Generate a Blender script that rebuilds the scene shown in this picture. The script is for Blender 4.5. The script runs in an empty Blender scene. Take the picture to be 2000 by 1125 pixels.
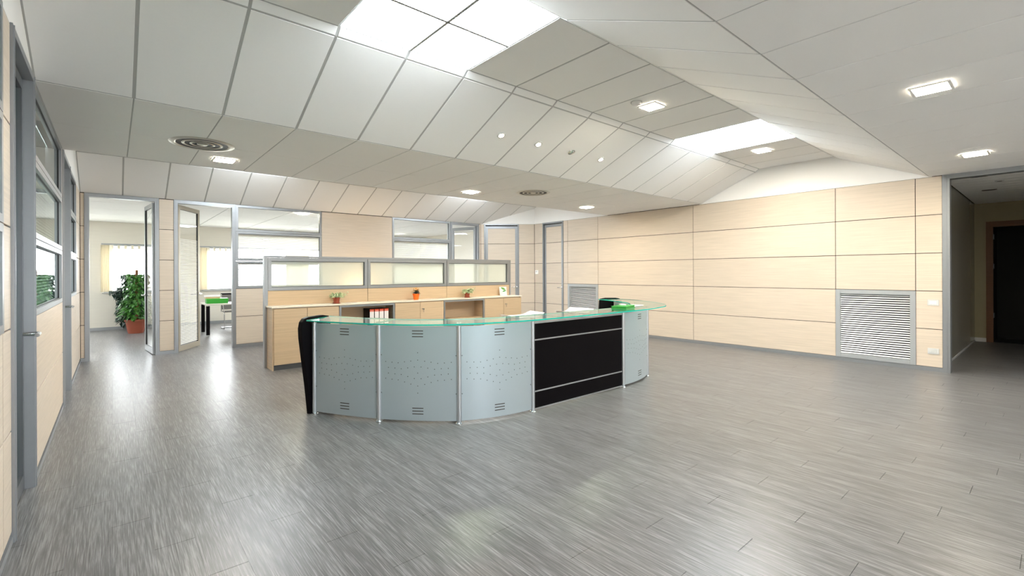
import bpy, bmesh, math, random
from mathutils import Vector, Matrix
random.seed(7)
PI = math.pi
sc = bpy.context.scene
col = sc.collection

# ------------------------------------------------------------------ camera, world, exposure
W_PX, F_PX = 2000.0, 911.3
cam_d = bpy.data.cameras.new('camera')
cam_d.sensor_width = 36.0
cam_d.lens = F_PX / W_PX * 36.0
cam_d.shift_y = -(562.5 - 532.8) / W_PX
cam_d.clip_start = 0.05
cam = bpy.data.objects.new('camera', cam_d); col.objects.link(cam)
_a = math.radians(40.5)
_f = Vector((math.sin(_a), math.cos(_a), 0)); _r = Vector((math.cos(_a), -math.sin(_a), 0)); _u = Vector((0, 0, 1))
_roll = math.radians(0.25)
_r2 = _r * math.cos(_roll) - _u * math.sin(_roll); _u2 = _u * math.cos(_roll) + _r * math.sin(_roll)
M = Matrix((_r2, _u2, -_f)).transposed().to_4x4(); M.translation = (0, 0, 1.46)
cam.matrix_world = M
sc.camera = cam

SKY = 15.0          # outdoor daylight
PANEL_E = 19.0     # ceiling light panels
LAMP_E = 300.0      # compact square downlights
SPOT_E = 60.0
world = bpy.data.worlds.new('world'); sc.world = world; world.use_nodes = True
world.node_tree.nodes['Background'].inputs[0].default_value = (0.93, 0.97, 1.0, 1)
world.node_tree.nodes['Background'].inputs[1].default_value = SKY
sc.view_settings.view_transform = 'Standard'
sc.view_settings.look = 'None'
sc.view_settings.exposure = 0.29
sc.view_settings.gamma = 1.0
sc.cycles.diffuse_bounces = 8
sc.cycles.max_bounces = 16
sc.cycles.transparent_max_bounces = 24
def portal(name, loc, w, h, rot):
    # marks a window opening for the renderer: gives off no light of its own, only guides daylight sampling
    d = bpy.data.lights.new(name, 'AREA'); d.shape = 'RECTANGLE'; d.size = w; d.size_y = h; d.cycles.is_portal = True
    o = bpy.data.objects.new(name, d); col.objects.link(o); o.location = loc; o.rotation_euler = rot
for _n, (_x0, _x1) in enumerate(((-3.4, -.62), (-.20, .98), (1.95, 4.30), (4.75, 7.6))):
    portal('daylight_portal', ((_x0+_x1)/2, 16.42, 1.62), _x1-_x0, 1.3, (-math.pi/2, 0, 0))
for _x0, _x1 in ((1.0, 3.4),):
    portal('daylight_portal', ((_x0+_x1)/2, -4.86, 1.78), _x1-_x0, 1.76, (math.pi/2, 0, 0))
sc.view_settings.use_curve_mapping = False

# ------------------------------------------------------------------ materials
def new_mat(name):
    m = bpy.data.materials.new(name); m.use_nodes = True
    nt = m.node_tree; b = nt.nodes['Principled BSDF']
    return m, nt, b
def simple(name, c, rough=0.5, metal=0.0, noise=0.0, scale=40.0, spec=0.5, emit=None, es=0):
    m, nt, b = new_mat(name)
    b.inputs['Base Color'].default_value = (*c, 1)
    b.inputs['Roughness'].default_value = rough
    b.inputs['Metallic'].default_value = metal
    b.inputs['Specular IOR Level'].default_value = spec
    if noise:
        n = nt.nodes.new('ShaderNodeTexNoise'); n.inputs['Scale'].default_value = scale; n.inputs['Detail'].default_value = 3
        g = nt.nodes.new('ShaderNodeNewGeometry'); nt.links.new(g.outputs['Position'], n.inputs['Vector'])
        r = nt.nodes.new('ShaderNodeMapRange'); r.inputs[3].default_value = 1 - noise; r.inputs[4].default_value = 1 + noise
        nt.links.new(n.outputs['Fac'], r.inputs[0])
        x = nt.nodes.new('ShaderNodeVectorMath'); x.operation = 'SCALE'; x.inputs[0].default_value = c
        nt.links.new(r.outputs[0], x.inputs['Scale']); nt.links.new(x.outputs[0], b.inputs['Base Color'])
    if emit:
        b.inputs['Emission Color'].default_value = (*emit, 1); b.inputs['Emission Strength'].default_value = es
    return m
def wood(name, c, amount=0.07, rough=0.45, vertical=False):
    """pale laminate with fine streaks running along the horizontal"""
    m, nt, b = new_mat(name)
    g = nt.nodes.new('ShaderNodeNewGeometry')
    oi = nt.nodes.new('ShaderNodeObjectInfo')
    off = nt.nodes.new('ShaderNodeVectorMath'); off.operation = 'SCALE'; off.inputs[0].default_value = (7, 7, 13)
    nt.links.new(oi.outputs['Random'], off.inputs['Scale'])
    add = nt.nodes.new('ShaderNodeVectorMath'); add.operation = 'ADD'
    nt.links.new(g.outputs['Position'], add.inputs[0]); nt.links.new(off.outputs[0], add.inputs[1])
    mp = nt.nodes.new('ShaderNodeMapping'); mp.inputs['Scale'].default_value = (30, 30, 1.5) if vertical else (2.2, 2.2, 95)
    nt.links.new(add.outputs[0], mp.inputs['Vector'])
    n = nt.nodes.new('ShaderNodeTexNoise'); n.inputs['Scale'].default_value = 1; n.inputs['Detail'].default_value = 4
    nt.links.new(mp.outputs[0], n.inputs['Vector'])
    r = nt.nodes.new('ShaderNodeMapRange'); r.inputs[1].default_value = .3; r.inputs[2].default_value = .7
    r.inputs[3].default_value = 1 - amount; r.inputs[4].default_value = 1 + amount
    nt.links.new(n.outputs['Fac'], r.inputs[0])
    r2 = nt.nodes.new('ShaderNodeMapRange'); r2.inputs[3].default_value = .97; r2.inputs[4].default_value = 1.03
    nt.links.new(oi.outputs['Random'], r2.inputs[0])
    mu = nt.nodes.new('ShaderNodeMath'); mu.operation = 'MULTIPLY'
    nt.links.new(r.outputs[0], mu.inputs[0]); nt.links.new(r2.outputs[0], mu.inputs[1])
    x = nt.nodes.new('ShaderNodeVectorMath'); x.operation = 'SCALE'; x.inputs[0].default_value = c
    nt.links.new(mu.outputs[0], x.inputs['Scale']); nt.links.new(x.outputs[0], b.inputs['Base Color'])
    b.inputs['Roughness'].default_value = rough
    b.inputs['Specular IOR Level'].default_value = 0.3
    return m
def floor_mat():
    m, nt, b = new_mat('grey_vinyl_plank')
    L = nt.links.new
    g = nt.nodes.new('ShaderNodeNewGeometry')
    # plank id from world position, so single planks and the joined far ones vary alike
    sx = nt.nodes.new('ShaderNodeSeparateXYZ'); L(g.outputs['Position'], sx.inputs[0])
    d = nt.nodes.new('ShaderNodeMath'); d.operation = 'DIVIDE'; d.inputs[1].default_value = PLANK_W
    a0 = nt.nodes.new('ShaderNodeMath'); a0.operation = 'ADD'; a0.inputs[1].default_value = 5.0
    L(sx.outputs[0], a0.inputs[0]); L(a0.outputs[0], d.inputs[0])
    fl = nt.nodes.new('ShaderNodeMath'); fl.operation = 'FLOOR'; L(d.outputs[0], fl.inputs[0])
    wn = nt.nodes.new('ShaderNodeTexWhiteNoise'); wn.noise_dimensions = '1D'; L(fl.outputs[0], wn.inputs['W'])
    cx = nt.nodes.new('ShaderNodeCombineXYZ')
    L(sx.outputs[0], cx.inputs[0]); L(sx.outputs[1], cx.inputs[1])
    z = nt.nodes.new('ShaderNodeMath'); z.operation = 'MULTIPLY'; z.inputs[1].default_value = 20; L(wn.outputs['Value'], z.inputs[0]); L(z.outputs[0], cx.inputs[2])
    mp = nt.nodes.new('ShaderNodeMapping'); mp.inputs['Scale'].default_value = (165, 4.5, 1); L(cx.outputs[0], mp.inputs['Vector'])
    n = nt.nodes.new('ShaderNodeTexNoise'); n.inputs['Scale'].default_value = 1; n.inputs['Detail'].default_value = 5; n.inputs['Roughness'].default_value = .62
    L(mp.outputs[0], n.inputs['Vector'])
    mp2 = nt.nodes.new('ShaderNodeMapping'); mp2.inputs['Scale'].default_value = (14, .9, 1); L(cx.outputs[0], mp2.inputs['Vector'])
    n2 = nt.nodes.new('ShaderNodeTexNoise'); n2.inputs['Scale'].default_value = 1; n2.inputs['Detail'].default_value = 2
    L(mp2.outputs[0], n2.inputs['Vector'])
    ad = nt.nodes.new('ShaderNodeMath'); ad.operation = 'MULTIPLY_ADD'; ad.inputs[1].default_value = .22; L(n2.outputs['Fac'], ad.inputs[0]); L(n.outputs['Fac'], ad.inputs[2])
    cr = nt.nodes.new('ShaderNodeValToRGB')
    e = cr.color_ramp.elements
    e[0].position = .43; e[0].color = (.086, .083, .082, 1)
    e[1].position = .78; e[1].color = (.275, .272, .272, 1)
    k = cr.color_ramp.elements.new(.60); k.color = (.142, .139, .139, 1)
    L(ad.outputs[0], cr.inputs[0]); L(cr.outputs[0], b.inputs['Base Color'])
    mr = nt.nodes.new('ShaderNodeMapRange'); mr.inputs[3].default_value = .24; mr.inputs[4].default_value = .40
    L(n.outputs['Fac'], mr.inputs[0]); L(mr.outputs[0], b.inputs['Roughness'])
    bp = nt.nodes.new('ShaderNodeBump'); bp.inputs['Strength'].default_value = .10; bp.inputs['Distance'].default_value = .002
    L(n.outputs['Fac'], bp.inputs['Height']); L(bp.outputs[0], b.inputs['Normal'])
    b.inputs['Specular IOR Level'].default_value = .36
    return m
def glass(name, tint=(1, 1, 1), haze=0.0, haze_c=(.9, .9, .9), ior=1.5, boost=1.0):
    """thin pane: clear with Fresnel reflection, optionally slightly milky"""
    m = bpy.data.materials.new(name); m.use_nodes = True
    nt = m.node_tree; nt.nodes.clear(); L = nt.links.new
    o = nt.nodes.new('ShaderNodeOutputMaterial')
    t = nt.nodes.new('ShaderNodeBsdfTransparent'); t.inputs[0].default_value = (*tint, 1)
    gl = nt.nodes.new('ShaderNodeBsdfGlossy'); gl.inputs['Roughness'].default_value = .01; gl.inputs['Color'].default_value = (.95, .97, .97, 1)
    fr = nt.nodes.new('ShaderNodeFresnel'); fr.inputs[0].default_value = ior
    mx = nt.nodes.new('ShaderNodeMixShader')
    if haze:
        df = nt.nodes.new('ShaderNodeBsdfDiffuse'); df.inputs[0].default_value = (*haze_c, 1)
        m0 = nt.nodes.new('ShaderNodeMixShader'); m0.inputs[0].default_value = haze
        L(t.outputs[0], m0.inputs[1]); L(df.outputs[0], m0.inputs[2]); L(m0.outputs[0], mx.inputs[1])
    else:
        L(t.outputs[0], mx.inputs[1])
    # the far face of the pane (seen from inside the glass) adds no second reflection
    ge = nt.nodes.new('ShaderNodeNewGeometry')
    fb = nt.nodes.new('ShaderNodeMath'); fb.operation = 'SUBTRACT'; fb.inputs[0].default_value = 1.0; L(ge.outputs['Backfacing'], fb.inputs[1])
    ml = nt.nodes.new('ShaderNodeMath'); ml.operation = 'MULTIPLY'; L(fr.outputs[0], ml.inputs[0]); L(fb.outputs[0], ml.inputs[1])
    m2 = nt.nodes.new('ShaderNodeMath'); m2.operation = 'MULTIPLY'; m2.inputs[1].default_value = boost; m2.use_clamp = True
    L(ml.outputs[0], m2.inputs[0]); L(m2.outputs[0], mx.inputs[0])
    L(gl.outputs[0], mx.inputs[2]); L(mx.outputs[0], o.inputs[0])
    return m
def emis(name, c, s):
    m = bpy.data.materials.new(name); m.use_nodes = True
    nt = m.node_tree; nt.nodes.clear()
    o = nt.nodes.new('ShaderNodeOutputMaterial'); e = nt.nodes.new('ShaderNodeEmission')
    e.inputs[0].default_value = (*c, 1); e.inputs[1].default_value = s
    nt.links.new(e.outputs[0], o.inputs[0]); return m

PLANK_W = .178
M_FLOOR = floor_mat()
M_UNDER = simple('floor_underlay', (.05, .047, .045), .8)
M_MAPLE = wood('pale_maple_laminate', (.635, .54, .435))
M_CABWOOD = wood('cabinet_maple_laminate', (.60, .455, .30), .08)  # base colour lowered to carry the shade on the cabinet fronts
M_JOINT = simple('dark_joint', (.05, .036, .026), .8)
M_TILE = simple('ceiling_tile_white', (.92, .915, .90), .85, noise=.012, scale=60)
M_GRID = simple('ceiling_grid_grey', (.46, .46, .45), .6)
M_WHITE = simple('white_plaster', (.90, .885, .855), .8, noise=.01, scale=5)
M_ALU = simple('brushed_aluminium', (.33, .345, .36), .38, .6, noise=.03, scale=30)
M_ALU_D = simple('dark_anodised_frame', (.16, .17, .18), .35, .7)
M_BLACKF = simple('black_rubber_gasket', (.012, .012, .014), .5)
M_CHROME = simple('polished_chrome', (.78, .78, .78), .15, 1.0)
M_SILVER = simple('silver_painted_metal', (.44, .505, .545), .42, .35, noise=.015, scale=90)
M_POST = simple('silver_post', (.58, .60, .63), .3, .8)
M_BLACK = simple('black_satin_laminate', (.004, .003, .004), .4, spec=.08)
M_DARKHOLE = simple('hole_shade', (.05, .04, .03), .8)  # dark colour stands for the shade inside slits, holes and recesses
M_GLASS = glass('clear_glass')
M_GLASS_L = glass('side_glass', (.80, .90, .88))
M_FROST = glass('screen_glass', (.95, .98, .95), .32, (.88, .90, .84))
M_GTOP = glass('counter_glass', (.84, .95, .90), .05, (.6, .85, .75))
M_GEDGE = simple('green_glass_edge', (.02, .50, .39), .2, spec=.3)
M_BLIND = simple('white_blind', (.85, .85, .80), .6)
M_CREAM = simple('cream_fabric_blind', (.80, .74, .60), .7)
M_PANEL_E = emis('ceiling_panel_light', (.88, .95, 1.0), PANEL_E)
M_LAMP_E = emis('warm_lamp_light', (1.0, .89, .70), LAMP_E)
M_SPOT_E = emis('halogen_spot_light', (1.0, .80, .62), SPOT_E)
M_PAPER = simple('white_paper', (.86, .83, .82), .7)
M_GREEN = simple('green_cover', (.015, .30, .03), .45)
M_TERRA = simple('red_brown_pot', (.35, .07, .03), .5)
M_ORANGE = simple('orange_pot', (1.0, .17, .01), .4)
M_LEAF = simple('green_leaf', (.10, .30, .05), .5, noise=.35, scale=25)
M_LEAF_P = simple('pale_variegated_leaf', (.66, .74, .46), .5, noise=.3, scale=60)
M_LEAF_D = simple('dark_leaf', (.008, .030, .018), .45, noise=.3, scale=30)  # own colour of the flowering plant; also shadow in the office foliage
M_LEAF_M = simple('mid_green_leaf', (.045, .17, .02), .4, noise=.5, scale=14)
M_SOIL = simple('potting_soil', (.04, .025, .015), .9)
M_RED = simple('red_label', (.85, .09, .02), .5)
M_GREYPL = simple('grey_mesh_fabric', (.16, .15, .14), .7)
M_SWITCH = simple('light_grey_plastic', (.62, .62, .60), .4)
M_DARKROOM = simple('dim_office_shade', (.20, .22, .22), .8)  # dark tone holds the dimness of the unlit side office
M_OLIVE = simple('olive_beige_paint', (.36, .32, .20), .7)
M_CORR = simple('glossy_grey_corridor_wall', (.30, .28, .23), .22)
M_BROWN = wood('brown_door_frame', (.16, .07, .03), .1)
M_VOID = simple('unlit_room_dark', (.008, .008, .009), .8)  # near-black colour stands for the darkness of an unlit room
M_OFFWALL = wood('office_wall_panel', (.80, .76, .68), .03)
M_BOXTAN = simple('tan_box', (.62, .45, .25), .6)
M_GROUND = simple('pale_gravel_outside', (.45, .45, .40), .9, noise=.3, scale=3)

# ------------------------------------------------------------------ builders
WLOC = {}
def link(name, me, loc, parent=None, rot=None):
    o = bpy.data.objects.new(name, me); col.objects.link(o)
    loc = Vector(loc); WLOC[o] = loc
    if parent is not None:
        o.parent = parent; o.location = loc - WLOC[parent]
    else:
        o.location = loc
    if rot: o.rotation_euler = rot
    return o
def empty(name, loc, label=None, cat=None, group=None, kind=None):
    o = bpy.data.objects.new(name, None); col.objects.link(o); o.location = loc; WLOC[o] = Vector(loc)
    o.empty_display_size = .1
    tag(o, label, cat, group, kind); return o
def tag(o, label=None, cat=None, group=None, kind=None):
    if label: o['label'] = label
    if cat: o['category'] = cat
    if group: o['group'] = group
    if kind: o['kind'] = kind
    return o
class MB:
    def __init__(s): s.v = []; s.f = []; s.mi = []
    def poly(s, pts, mi=0):
        b = len(s.v); s.v += [Vector(p) for p in pts]; s.f.append(tuple(range(b, b + len(pts)))); s.mi.append(mi)
    def hexa(s, p, mi=0):
        """8 points: bottom ring 0-3, top ring 4-7"""
        b = len(s.v); s.v += [Vector(q) for q in p]
        for f in ((3,2,1,0),(4,5,6,7),(0,1,5,4),(1,2,6,5),(2,3,7,6),(3,0,4,7)):
            s.f.append(tuple(b + i for i in f)); s.mi.append(mi)
    def box(s, x0, x1, y0, y1, z0, z1, mi=0):
        s.hexa([(x0,y0,z0),(x1,y0,z0),(x1,y1,z0),(x0,y1,z0),(x0,y0,z1),(x1,y0,z1),(x1,y1,z1),(x0,y1,z1)], mi)
    def fbox(s, F, s0, s1, n0, n1, z0, z1, mi=0):
        O, U, N = F
        q = [(s0,n0),(s1,n0),(s1,n1),(s0,n1)]
        pts = [(O[0]+U[0]*a+N[0]*b, O[1]+U[1]*a+N[1]*b, z) for z in (z0, z1) for a, b in q]
        s.hexa(pts, mi)
    def ring(s, F, s0, s1, n0, n1, z0, z1, w, wb=None, wt=None):
        wb = w if wb is None else wb; wt = w if wt is None else wt
        s.fbox(F, s0, s0+w, n0, n1, z0, z1); s.fbox(F, s1-w, s1, n0, n1, z0, z1)
        if wb: s.fbox(F, s0+w, s1-w, n0, n1, z0, z0+wb)
        if wt: s.fbox(F, s0+w, s1-w, n0, n1, z1-wt, z1)
    def lathe(s, c, prof, n=20, mi=0, axis=None):
        """prof: list of (r, h); axis default Z"""
        ax = Vector(axis).normalized() if axis else Vector((0,0,1))
        q = ax.to_track_quat('Z', 'Y'); b = len(s.v); c = Vector(c)
        for r, h in prof:
            for i in range(n):
                a = 2*PI*i/n
                s.v.append(c + q @ Vector((r*math.cos(a), r*math.sin(a), h)))
        for j in range(len(prof)-1):
            for i in range(n):
                k = (i+1) % n
                s.f.append((b+j*n+i, b+j*n+k, b+(j+1)*n+k, b+(j+1)*n+i)); s.mi.append(mi)
        s.f.append(tuple(b+i for i in reversed(range(n)))); s.mi.append(mi)
        s.f.append(tuple(b+(len(prof)-1)*n+i for i in range(n))); s.mi.append(mi)
    def tube(s, pts, r, n=8, mi=0):
        pts = [Vector(p) for p in pts]; b = len(s.v)
        prev = None
        for i, p in enumerate(pts):
            t = (pts[min(i+1, len(pts)-1)] - pts[max(i-1, 0)]).normalized()
            if prev is None:
                a = Vector((0,0,1)) if abs(t.z) < .9 else Vector((1,0,0))
                x = t.cross(a).normalized()
            else:
                x = (prev - t*prev.dot(t)).normalized()
            prev = x; y = t.cross(x)
            for k in range(n):
                an = 2*PI*k/n; s.v.append(p + (x*math.cos(an) + y*math.sin(an))*r)
        for j in range(len(pts)-1):
            for k in range(n):
                m = (k+1) % n
                s.f.append((b+j*n+k, b+j*n+m, b+(j+1)*n+m, b+(j+1)*n+k)); s.mi.append(mi)
        s.f.append(tuple(b+k for k in reversed(range(n)))); s.mi.append(mi)
        s.f.append(tuple(b+(len(pts)-1)*n+k for k in range(n))); s.mi.append(mi)
    def leaf(s, p, d, up, L, w, droop=.3, mi=0):
        p = Vector(p); d = Vector(d).normalized(); up = Vector(up); sd = d.cross(up).normalized(); up = sd.cross(d).normalized()
        m1 = p + d*L*.45 + up*L*.06; tip = p + d*L - up*L*droop
        a = m1 + sd*w*.5 + up*w*.12; c = m1 - sd*w*.5 + up*w*.12
        b = len(s.v); s.v += [p, a, tip, c, m1]
        for f in ((b,b+4,b+1),(b+1,b+4,b+2),(b+4,b+3,b+2),(b,b+3,b+4)):
            s.f.append(f); s.mi.append(mi)
    def build(s, name, mats, parent=None, smooth=False, bevel=0, origin=None):
        if not isinstance(mats, (list, tuple)): mats = [mats]
        lo = Vector((min(v.x for v in s.v), min(v.y for v in s.v), min(v.z for v in s.v)))
        hi = Vector((max(v.x for v in s.v), max(v.y for v in s.v), max(v.z for v in s.v)))
        o0 = Vector(origin) if origin else Vector(((lo.x+hi.x)/2, (lo.y+hi.y)/2, lo.z))
        me = bpy.data.meshes.new(name)
        me.from_pydata([tuple(v - o0) for v in s.v], [], s.f)
        for m in mats: me.materials.append(m)
        if len(mats) > 1:
            me.polygons.foreach_set('material_index', s.mi)
        bm = bmesh.new(); bm.from_mesh(me); bmesh.ops.recalc_face_normals(bm, faces=bm.faces)
        bm.to_mesh(me); bm.free()
        if smooth:
            me.polygons.foreach_set('use_smooth', [True]*len(me.polygons))
            try: me.set_sharp_from_angle(angle=math.radians(40))
            except Exception: pass
        o = link(name, me, o0, parent)
        if bevel:
            md = o.modifiers.new('bevel', 'BEVEL'); md.width = bevel; md.segments = 2; md.limit_method = 'ANGLE'
        return o
_cache = {}
def piece(name, dims, centre, mat, parent, rot=None):
    """one box-shaped piece; alike pieces share mesh data"""
    key = (name, tuple(round(d, 4) for d in dims), mat.name)
    me = _cache.get(key)
    if me is None:
        x, y, z = (d/2 for d in dims); c = .0003 if name == 'plank' else min(.0015, min(dims)*.2)
        v = []
        for zz, k in ((-z, c), (-z+c, 0), (z-c, 0), (z, c)):
            v += [(-x+k,-y+k,zz),(x-k,-y+k,zz),(x-k,y-k,zz),(-x+k,y-k,zz)]
        f = [(3,2,1,0), (12,13,14,15)]
        for j in range(3):
            for i in range(4):
                k = (i+1) % 4; f.append((4*j+i, 4*j+k, 4*j+4+k, 4*j+4+i))
        me = bpy.data.meshes.new(name); me.from_pydata(v, [], f); me.materials.append(mat); _cache[key] = me
    return link(name, me, centre, parent, rot)
def fpiece(name, F, s0, s1, n0, n1, z0, z1, mat, parent):
    O, U, N = F; a = (s0+s1)/2; b = (n0+n1)/2
    c = (O[0]+U[0]*a+N[0]*b, O[1]+U[1]*a+N[1]*b, (z0+z1)/2)
    return piece(name, (abs(s1-s0), abs(n1-n0), abs(z1-z0)), c, mat, parent, (0, 0, math.atan2(U[1], U[0])))
def fpt(F, s, n, z):
    O, U, N = F; return Vector((O[0]+U[0]*s+N[0]*n, O[1]+U[1]*s+N[1]*n, z))

# ------------------------------------------------------------------ dimensions
XL, XR, YB, YN = -.425, 9.062, 10.60, -4.70
ZC, ZT = 2.84, 3.36
ROW = [.06, .612, 1.166, 1.72, 2.277, 2.832]
FR_R = ((XR, 0), (0, 1), (-1, 0))
FR_L = ((XL, 0), (0, 1), (1, 0))
FR_B = ((0, YB), (1, 0), (0, -1))
_l = math.hypot(XR-7.9, 9.62-YB)
FR_A = ((7.9, YB), ((XR-7.9)/_l, (9.62-YB)/_l), (-(YB-9.62)/_l, -(XR-7.9)/_l))
GAP = .009

# ------------------------------------------------------------------ floor
floor = MB(); floor.box(-3.8, 14.6, YN-.1, 16.4, -.10, -.006)
floor = floor.build('floor', M_UNDER); tag(floor, kind='structure')
def in_view(x, y):
    d = x*_f.x + y*_f.y; r = x*_r.x + y*_r.y
    if d < .5: return None
    u = 1000 + F_PX*r/d; v = 532.8 + F_PX*1.46/d
    return d if (-60 < u < 2060 and v < 1190) else None
planks = []
x = -3.8 - ((-3.8 + 5.0) % PLANK_W)
ci = 0
while x < 14.6:
    ci += 1
    off = (ci * .437) % 1.22
    y = YN - off
    while y < 16.3:
        y1 = min(y + 1.22, 16.3); y0 = max(y, YN)
        if y1 - y0 > .05:
            planks.append((x, max(x, -3.8), min(x + PLANK_W, 14.6), y0, y1))
        y += 1.22
    x += PLANK_W
def pk(p):
    cx, cy = (p[1]+p[2])/2, (p[3]+p[4])/2
    full = abs((p[4]-p[3])-1.22) < .001 and abs((p[2]-p[1])-PLANK_W) < .001
    ds = [in_view(cx, yy) for yy in (p[3]+.1, cy, p[4]-.1)]
    ds = [d for d in ds if d]
    inside = XL < cx < XR and p[3] < YB
    return (min(ds) if ds and inside else 99)
planks.sort(key=pk)
for p in planks[:296]:
    piece('plank', (p[2]-p[1]-.0004, p[4]-p[3]-.0022, .006), ((p[1]+p[2])/2, (p[3]+p[4])/2, -.003), M_FLOOR, floor)
mb = MB()
for p in planks[296:]:
    mb.box(p[1]+.0002, p[2]-.0002, p[3]+.0011, p[4]-.0011, -.006, 0)
tag(mb.build('plank_field', M_FLOOR, floor), kind='stuff')

# ------------------------------------------------------------------ ceiling: flat bands and raised coffers
def coffer(y_lo, y_hi):
    """profile from low y to high y"""
    return [(y_lo, ZC), (y_lo+1.11, ZT-.05), (y_lo+1.18, ZT), (y_hi-1.125, ZT), (y_hi-1.055, ZT-.05), (y_hi, ZC)]
C0 = coffer(-3.58, -.06-.0); C1 = coffer(1.22, 4.705); C2 = coffer(7.092, 10.60)
C0 = coffer(-4.69, -1.20)
PROF = [(YN-.0, ZC)] + C0 + C1 + C2
mb = MB()
for (ya, za), (yb, zb) in zip(PROF[:-1], PROF[1:]):
    if abs(yb-ya) < 1e-6: continue
    x0, x1 = XL-.05, XR+.05
    mb.hexa([(x0,ya,za),(x1,ya,za),(x1,yb,zb),(x0,yb,zb),(x0,ya,za+.05),(x1,ya,za+.05),(x1,yb,zb+.05),(x0,yb,zb+.05)])
ceiling = mb.build('ceiling', M_GRID); tag(ceiling, kind='structure')
xj = [XL] + [.125 + .6*i for i in range(15)] + [XR]
def tile_row(ya, za, yb, zb, skip=(), gx=.022, gy=.018, parent=None, xs=xj, mat=None):
    L = math.hypot(yb-ya, zb-za); th = math.atan2(zb-za, yb-ya)
    n = Vector((0, math.sin(th), -math.cos(th)))
    for i in range(len(xs)-1):
        if i in skip: continue
        xa, xb = xs[i], xs[i+1]
        c = Vector(((xa+xb)/2, (ya+yb)/2, (za+zb)/2)) + n*(-.002)
        piece('tile', (xb-xa-gx, L-gy, .012), c, mat or M_TILE, parent or ceiling, (th, 0, 0))
FLAT_SKIP = (3, 4, 11, 12)
for C in (C0, C1, C2):
    tile_row(C[0][0], C[0][1], C[1][0], C[1][1])
    tile_row(C[1][0], C[1][1], C[2][0], C[2][1], gy=.014)
    tile_row(C[2][0], C[2][1], C[3][0], C[3][1], skip=FLAT_SKIP)
    tile_row(C[3][0], C[3][1], C[4][0], C[4][1], gy=.014)
    tile_row(C[4][0], C[4][1], C[5][0], C[5][1])
def split_row(y0, y1, n):
    for k in range(n):
        a = y0+(y1-y0)*k/n; b = y0+(y1-y0)*(k+1)/n
        tile_row(a, ZC, b, ZC, gx=.010, gy=.008)
split_row(4.705, 7.092, 2); split_row(-1.20, 1.22, 2)

# ------------------------------------------------------------------ right wall
def gable(mb, X, dx):
    for C in (C0, C1, C2):
        pts = [(C[0][0]-.03, ZC-.008), (C[0][0]-.03, ZC+.02)] + [(y, z+.02) for y, z in C[1:5]] + [(C[5][0]+.03, ZC+.02), (C[5][0]+.03, ZC-.008)]
        b = len(mb.v)
        for xx in (X, X+dx):
            mb.v += [Vector((xx, y, z)) for y, z in pts]
        n = len(pts)
        mb.f.append(tuple(b+i for i in range(n))); mb.f.append(tuple(b+n+i for i in reversed(range(n)))); mb.mi += [0, 0]
        for i in range(n):
            k = (i+1) % n; mb.f.append((b+i, b+k, b+n+k, b+n+i)); mb.mi.append(0)
OPEN0, OPEN1 = -1.10, 1.00        # corridor opening along y
mb = MB()
for a, b, z0, z1 in ((1.08, 1.378, 0, ZC-.008), (1.378, 2.387, 1.163, ZC-.008), (2.387, 7.352, 0, ZC-.008), (7.352, 8.357, 1.163, ZC-.008),
                     (8.357, 8.51, 0, ZC-.008), (9.29, YB+.1, 0, ZC-.008), (YN, OPEN0-.08, 0, ZC-.008)):
    mb.fbox(FR_R, a, b, -.11, -.012, z0, ZC+.02)
wall_right = mb.build('wall_right', M_JOINT); tag(wall_right, kind='structure')
mb = MB(); gable(mb, XR, .11); mb.build('upper_wall', M_WHITE, wall_right)
def panels(F, s0, s1, rows, mat, parent, n0=-.012, n1=0, name='panel'):
    for a, b in zip(rows[:-1], rows[1:]):
        fpiece(name, F, s0+GAP/2, s1-GAP/2, n0, n1, a+GAP/2, b-GAP/2, mat, parent)
for s0, s1, rows in ((4.873, 7.352, ROW), (2.387, 4.873, ROW), (7.352, 8.357, ROW[2:]), (1.378, 2.387, ROW[2:]),
                     (1.08, 1.378, ROW), (8.357, 8.51, ROW), (9.29, 9.62, ROW),
                     (-3.6, OPEN0-.08, ROW), (YN, -3.6, ROW)):
    panels(FR_R, s0, s1, rows, M_MAPLE, wall_right)
mb = MB()
for a, b in ((1.08, 8.50), (9.30, 9.60)):
    mb.fbox(FR_R, a, b, -.02, .004, 0, .045); mb.fbox(FR_R, a, b, -.02, -.002, .045, .06)
tag(mb.build('baseboard_right', M_ALU), kind='structure')
# corridor opening frame
mb = MB()
mb.fbox(FR_R, OPEN1, 1.08, -.13, .012, 0, ZC-.004); mb.fbox(FR_R, OPEN0-.08, OPEN0, -.13, .012, 0, ZC-.004)
mb.fbox(FR_R, OPEN0, OPEN1, -.13, .012, ZC-.07, ZC-.004)
mb.fbox(FR_R, OPEN1+.03, OPEN1+.04, .012, .018, 0, ZC-.01)
tag(mb.build('trim_1', M_ALU), kind='structure')

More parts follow.
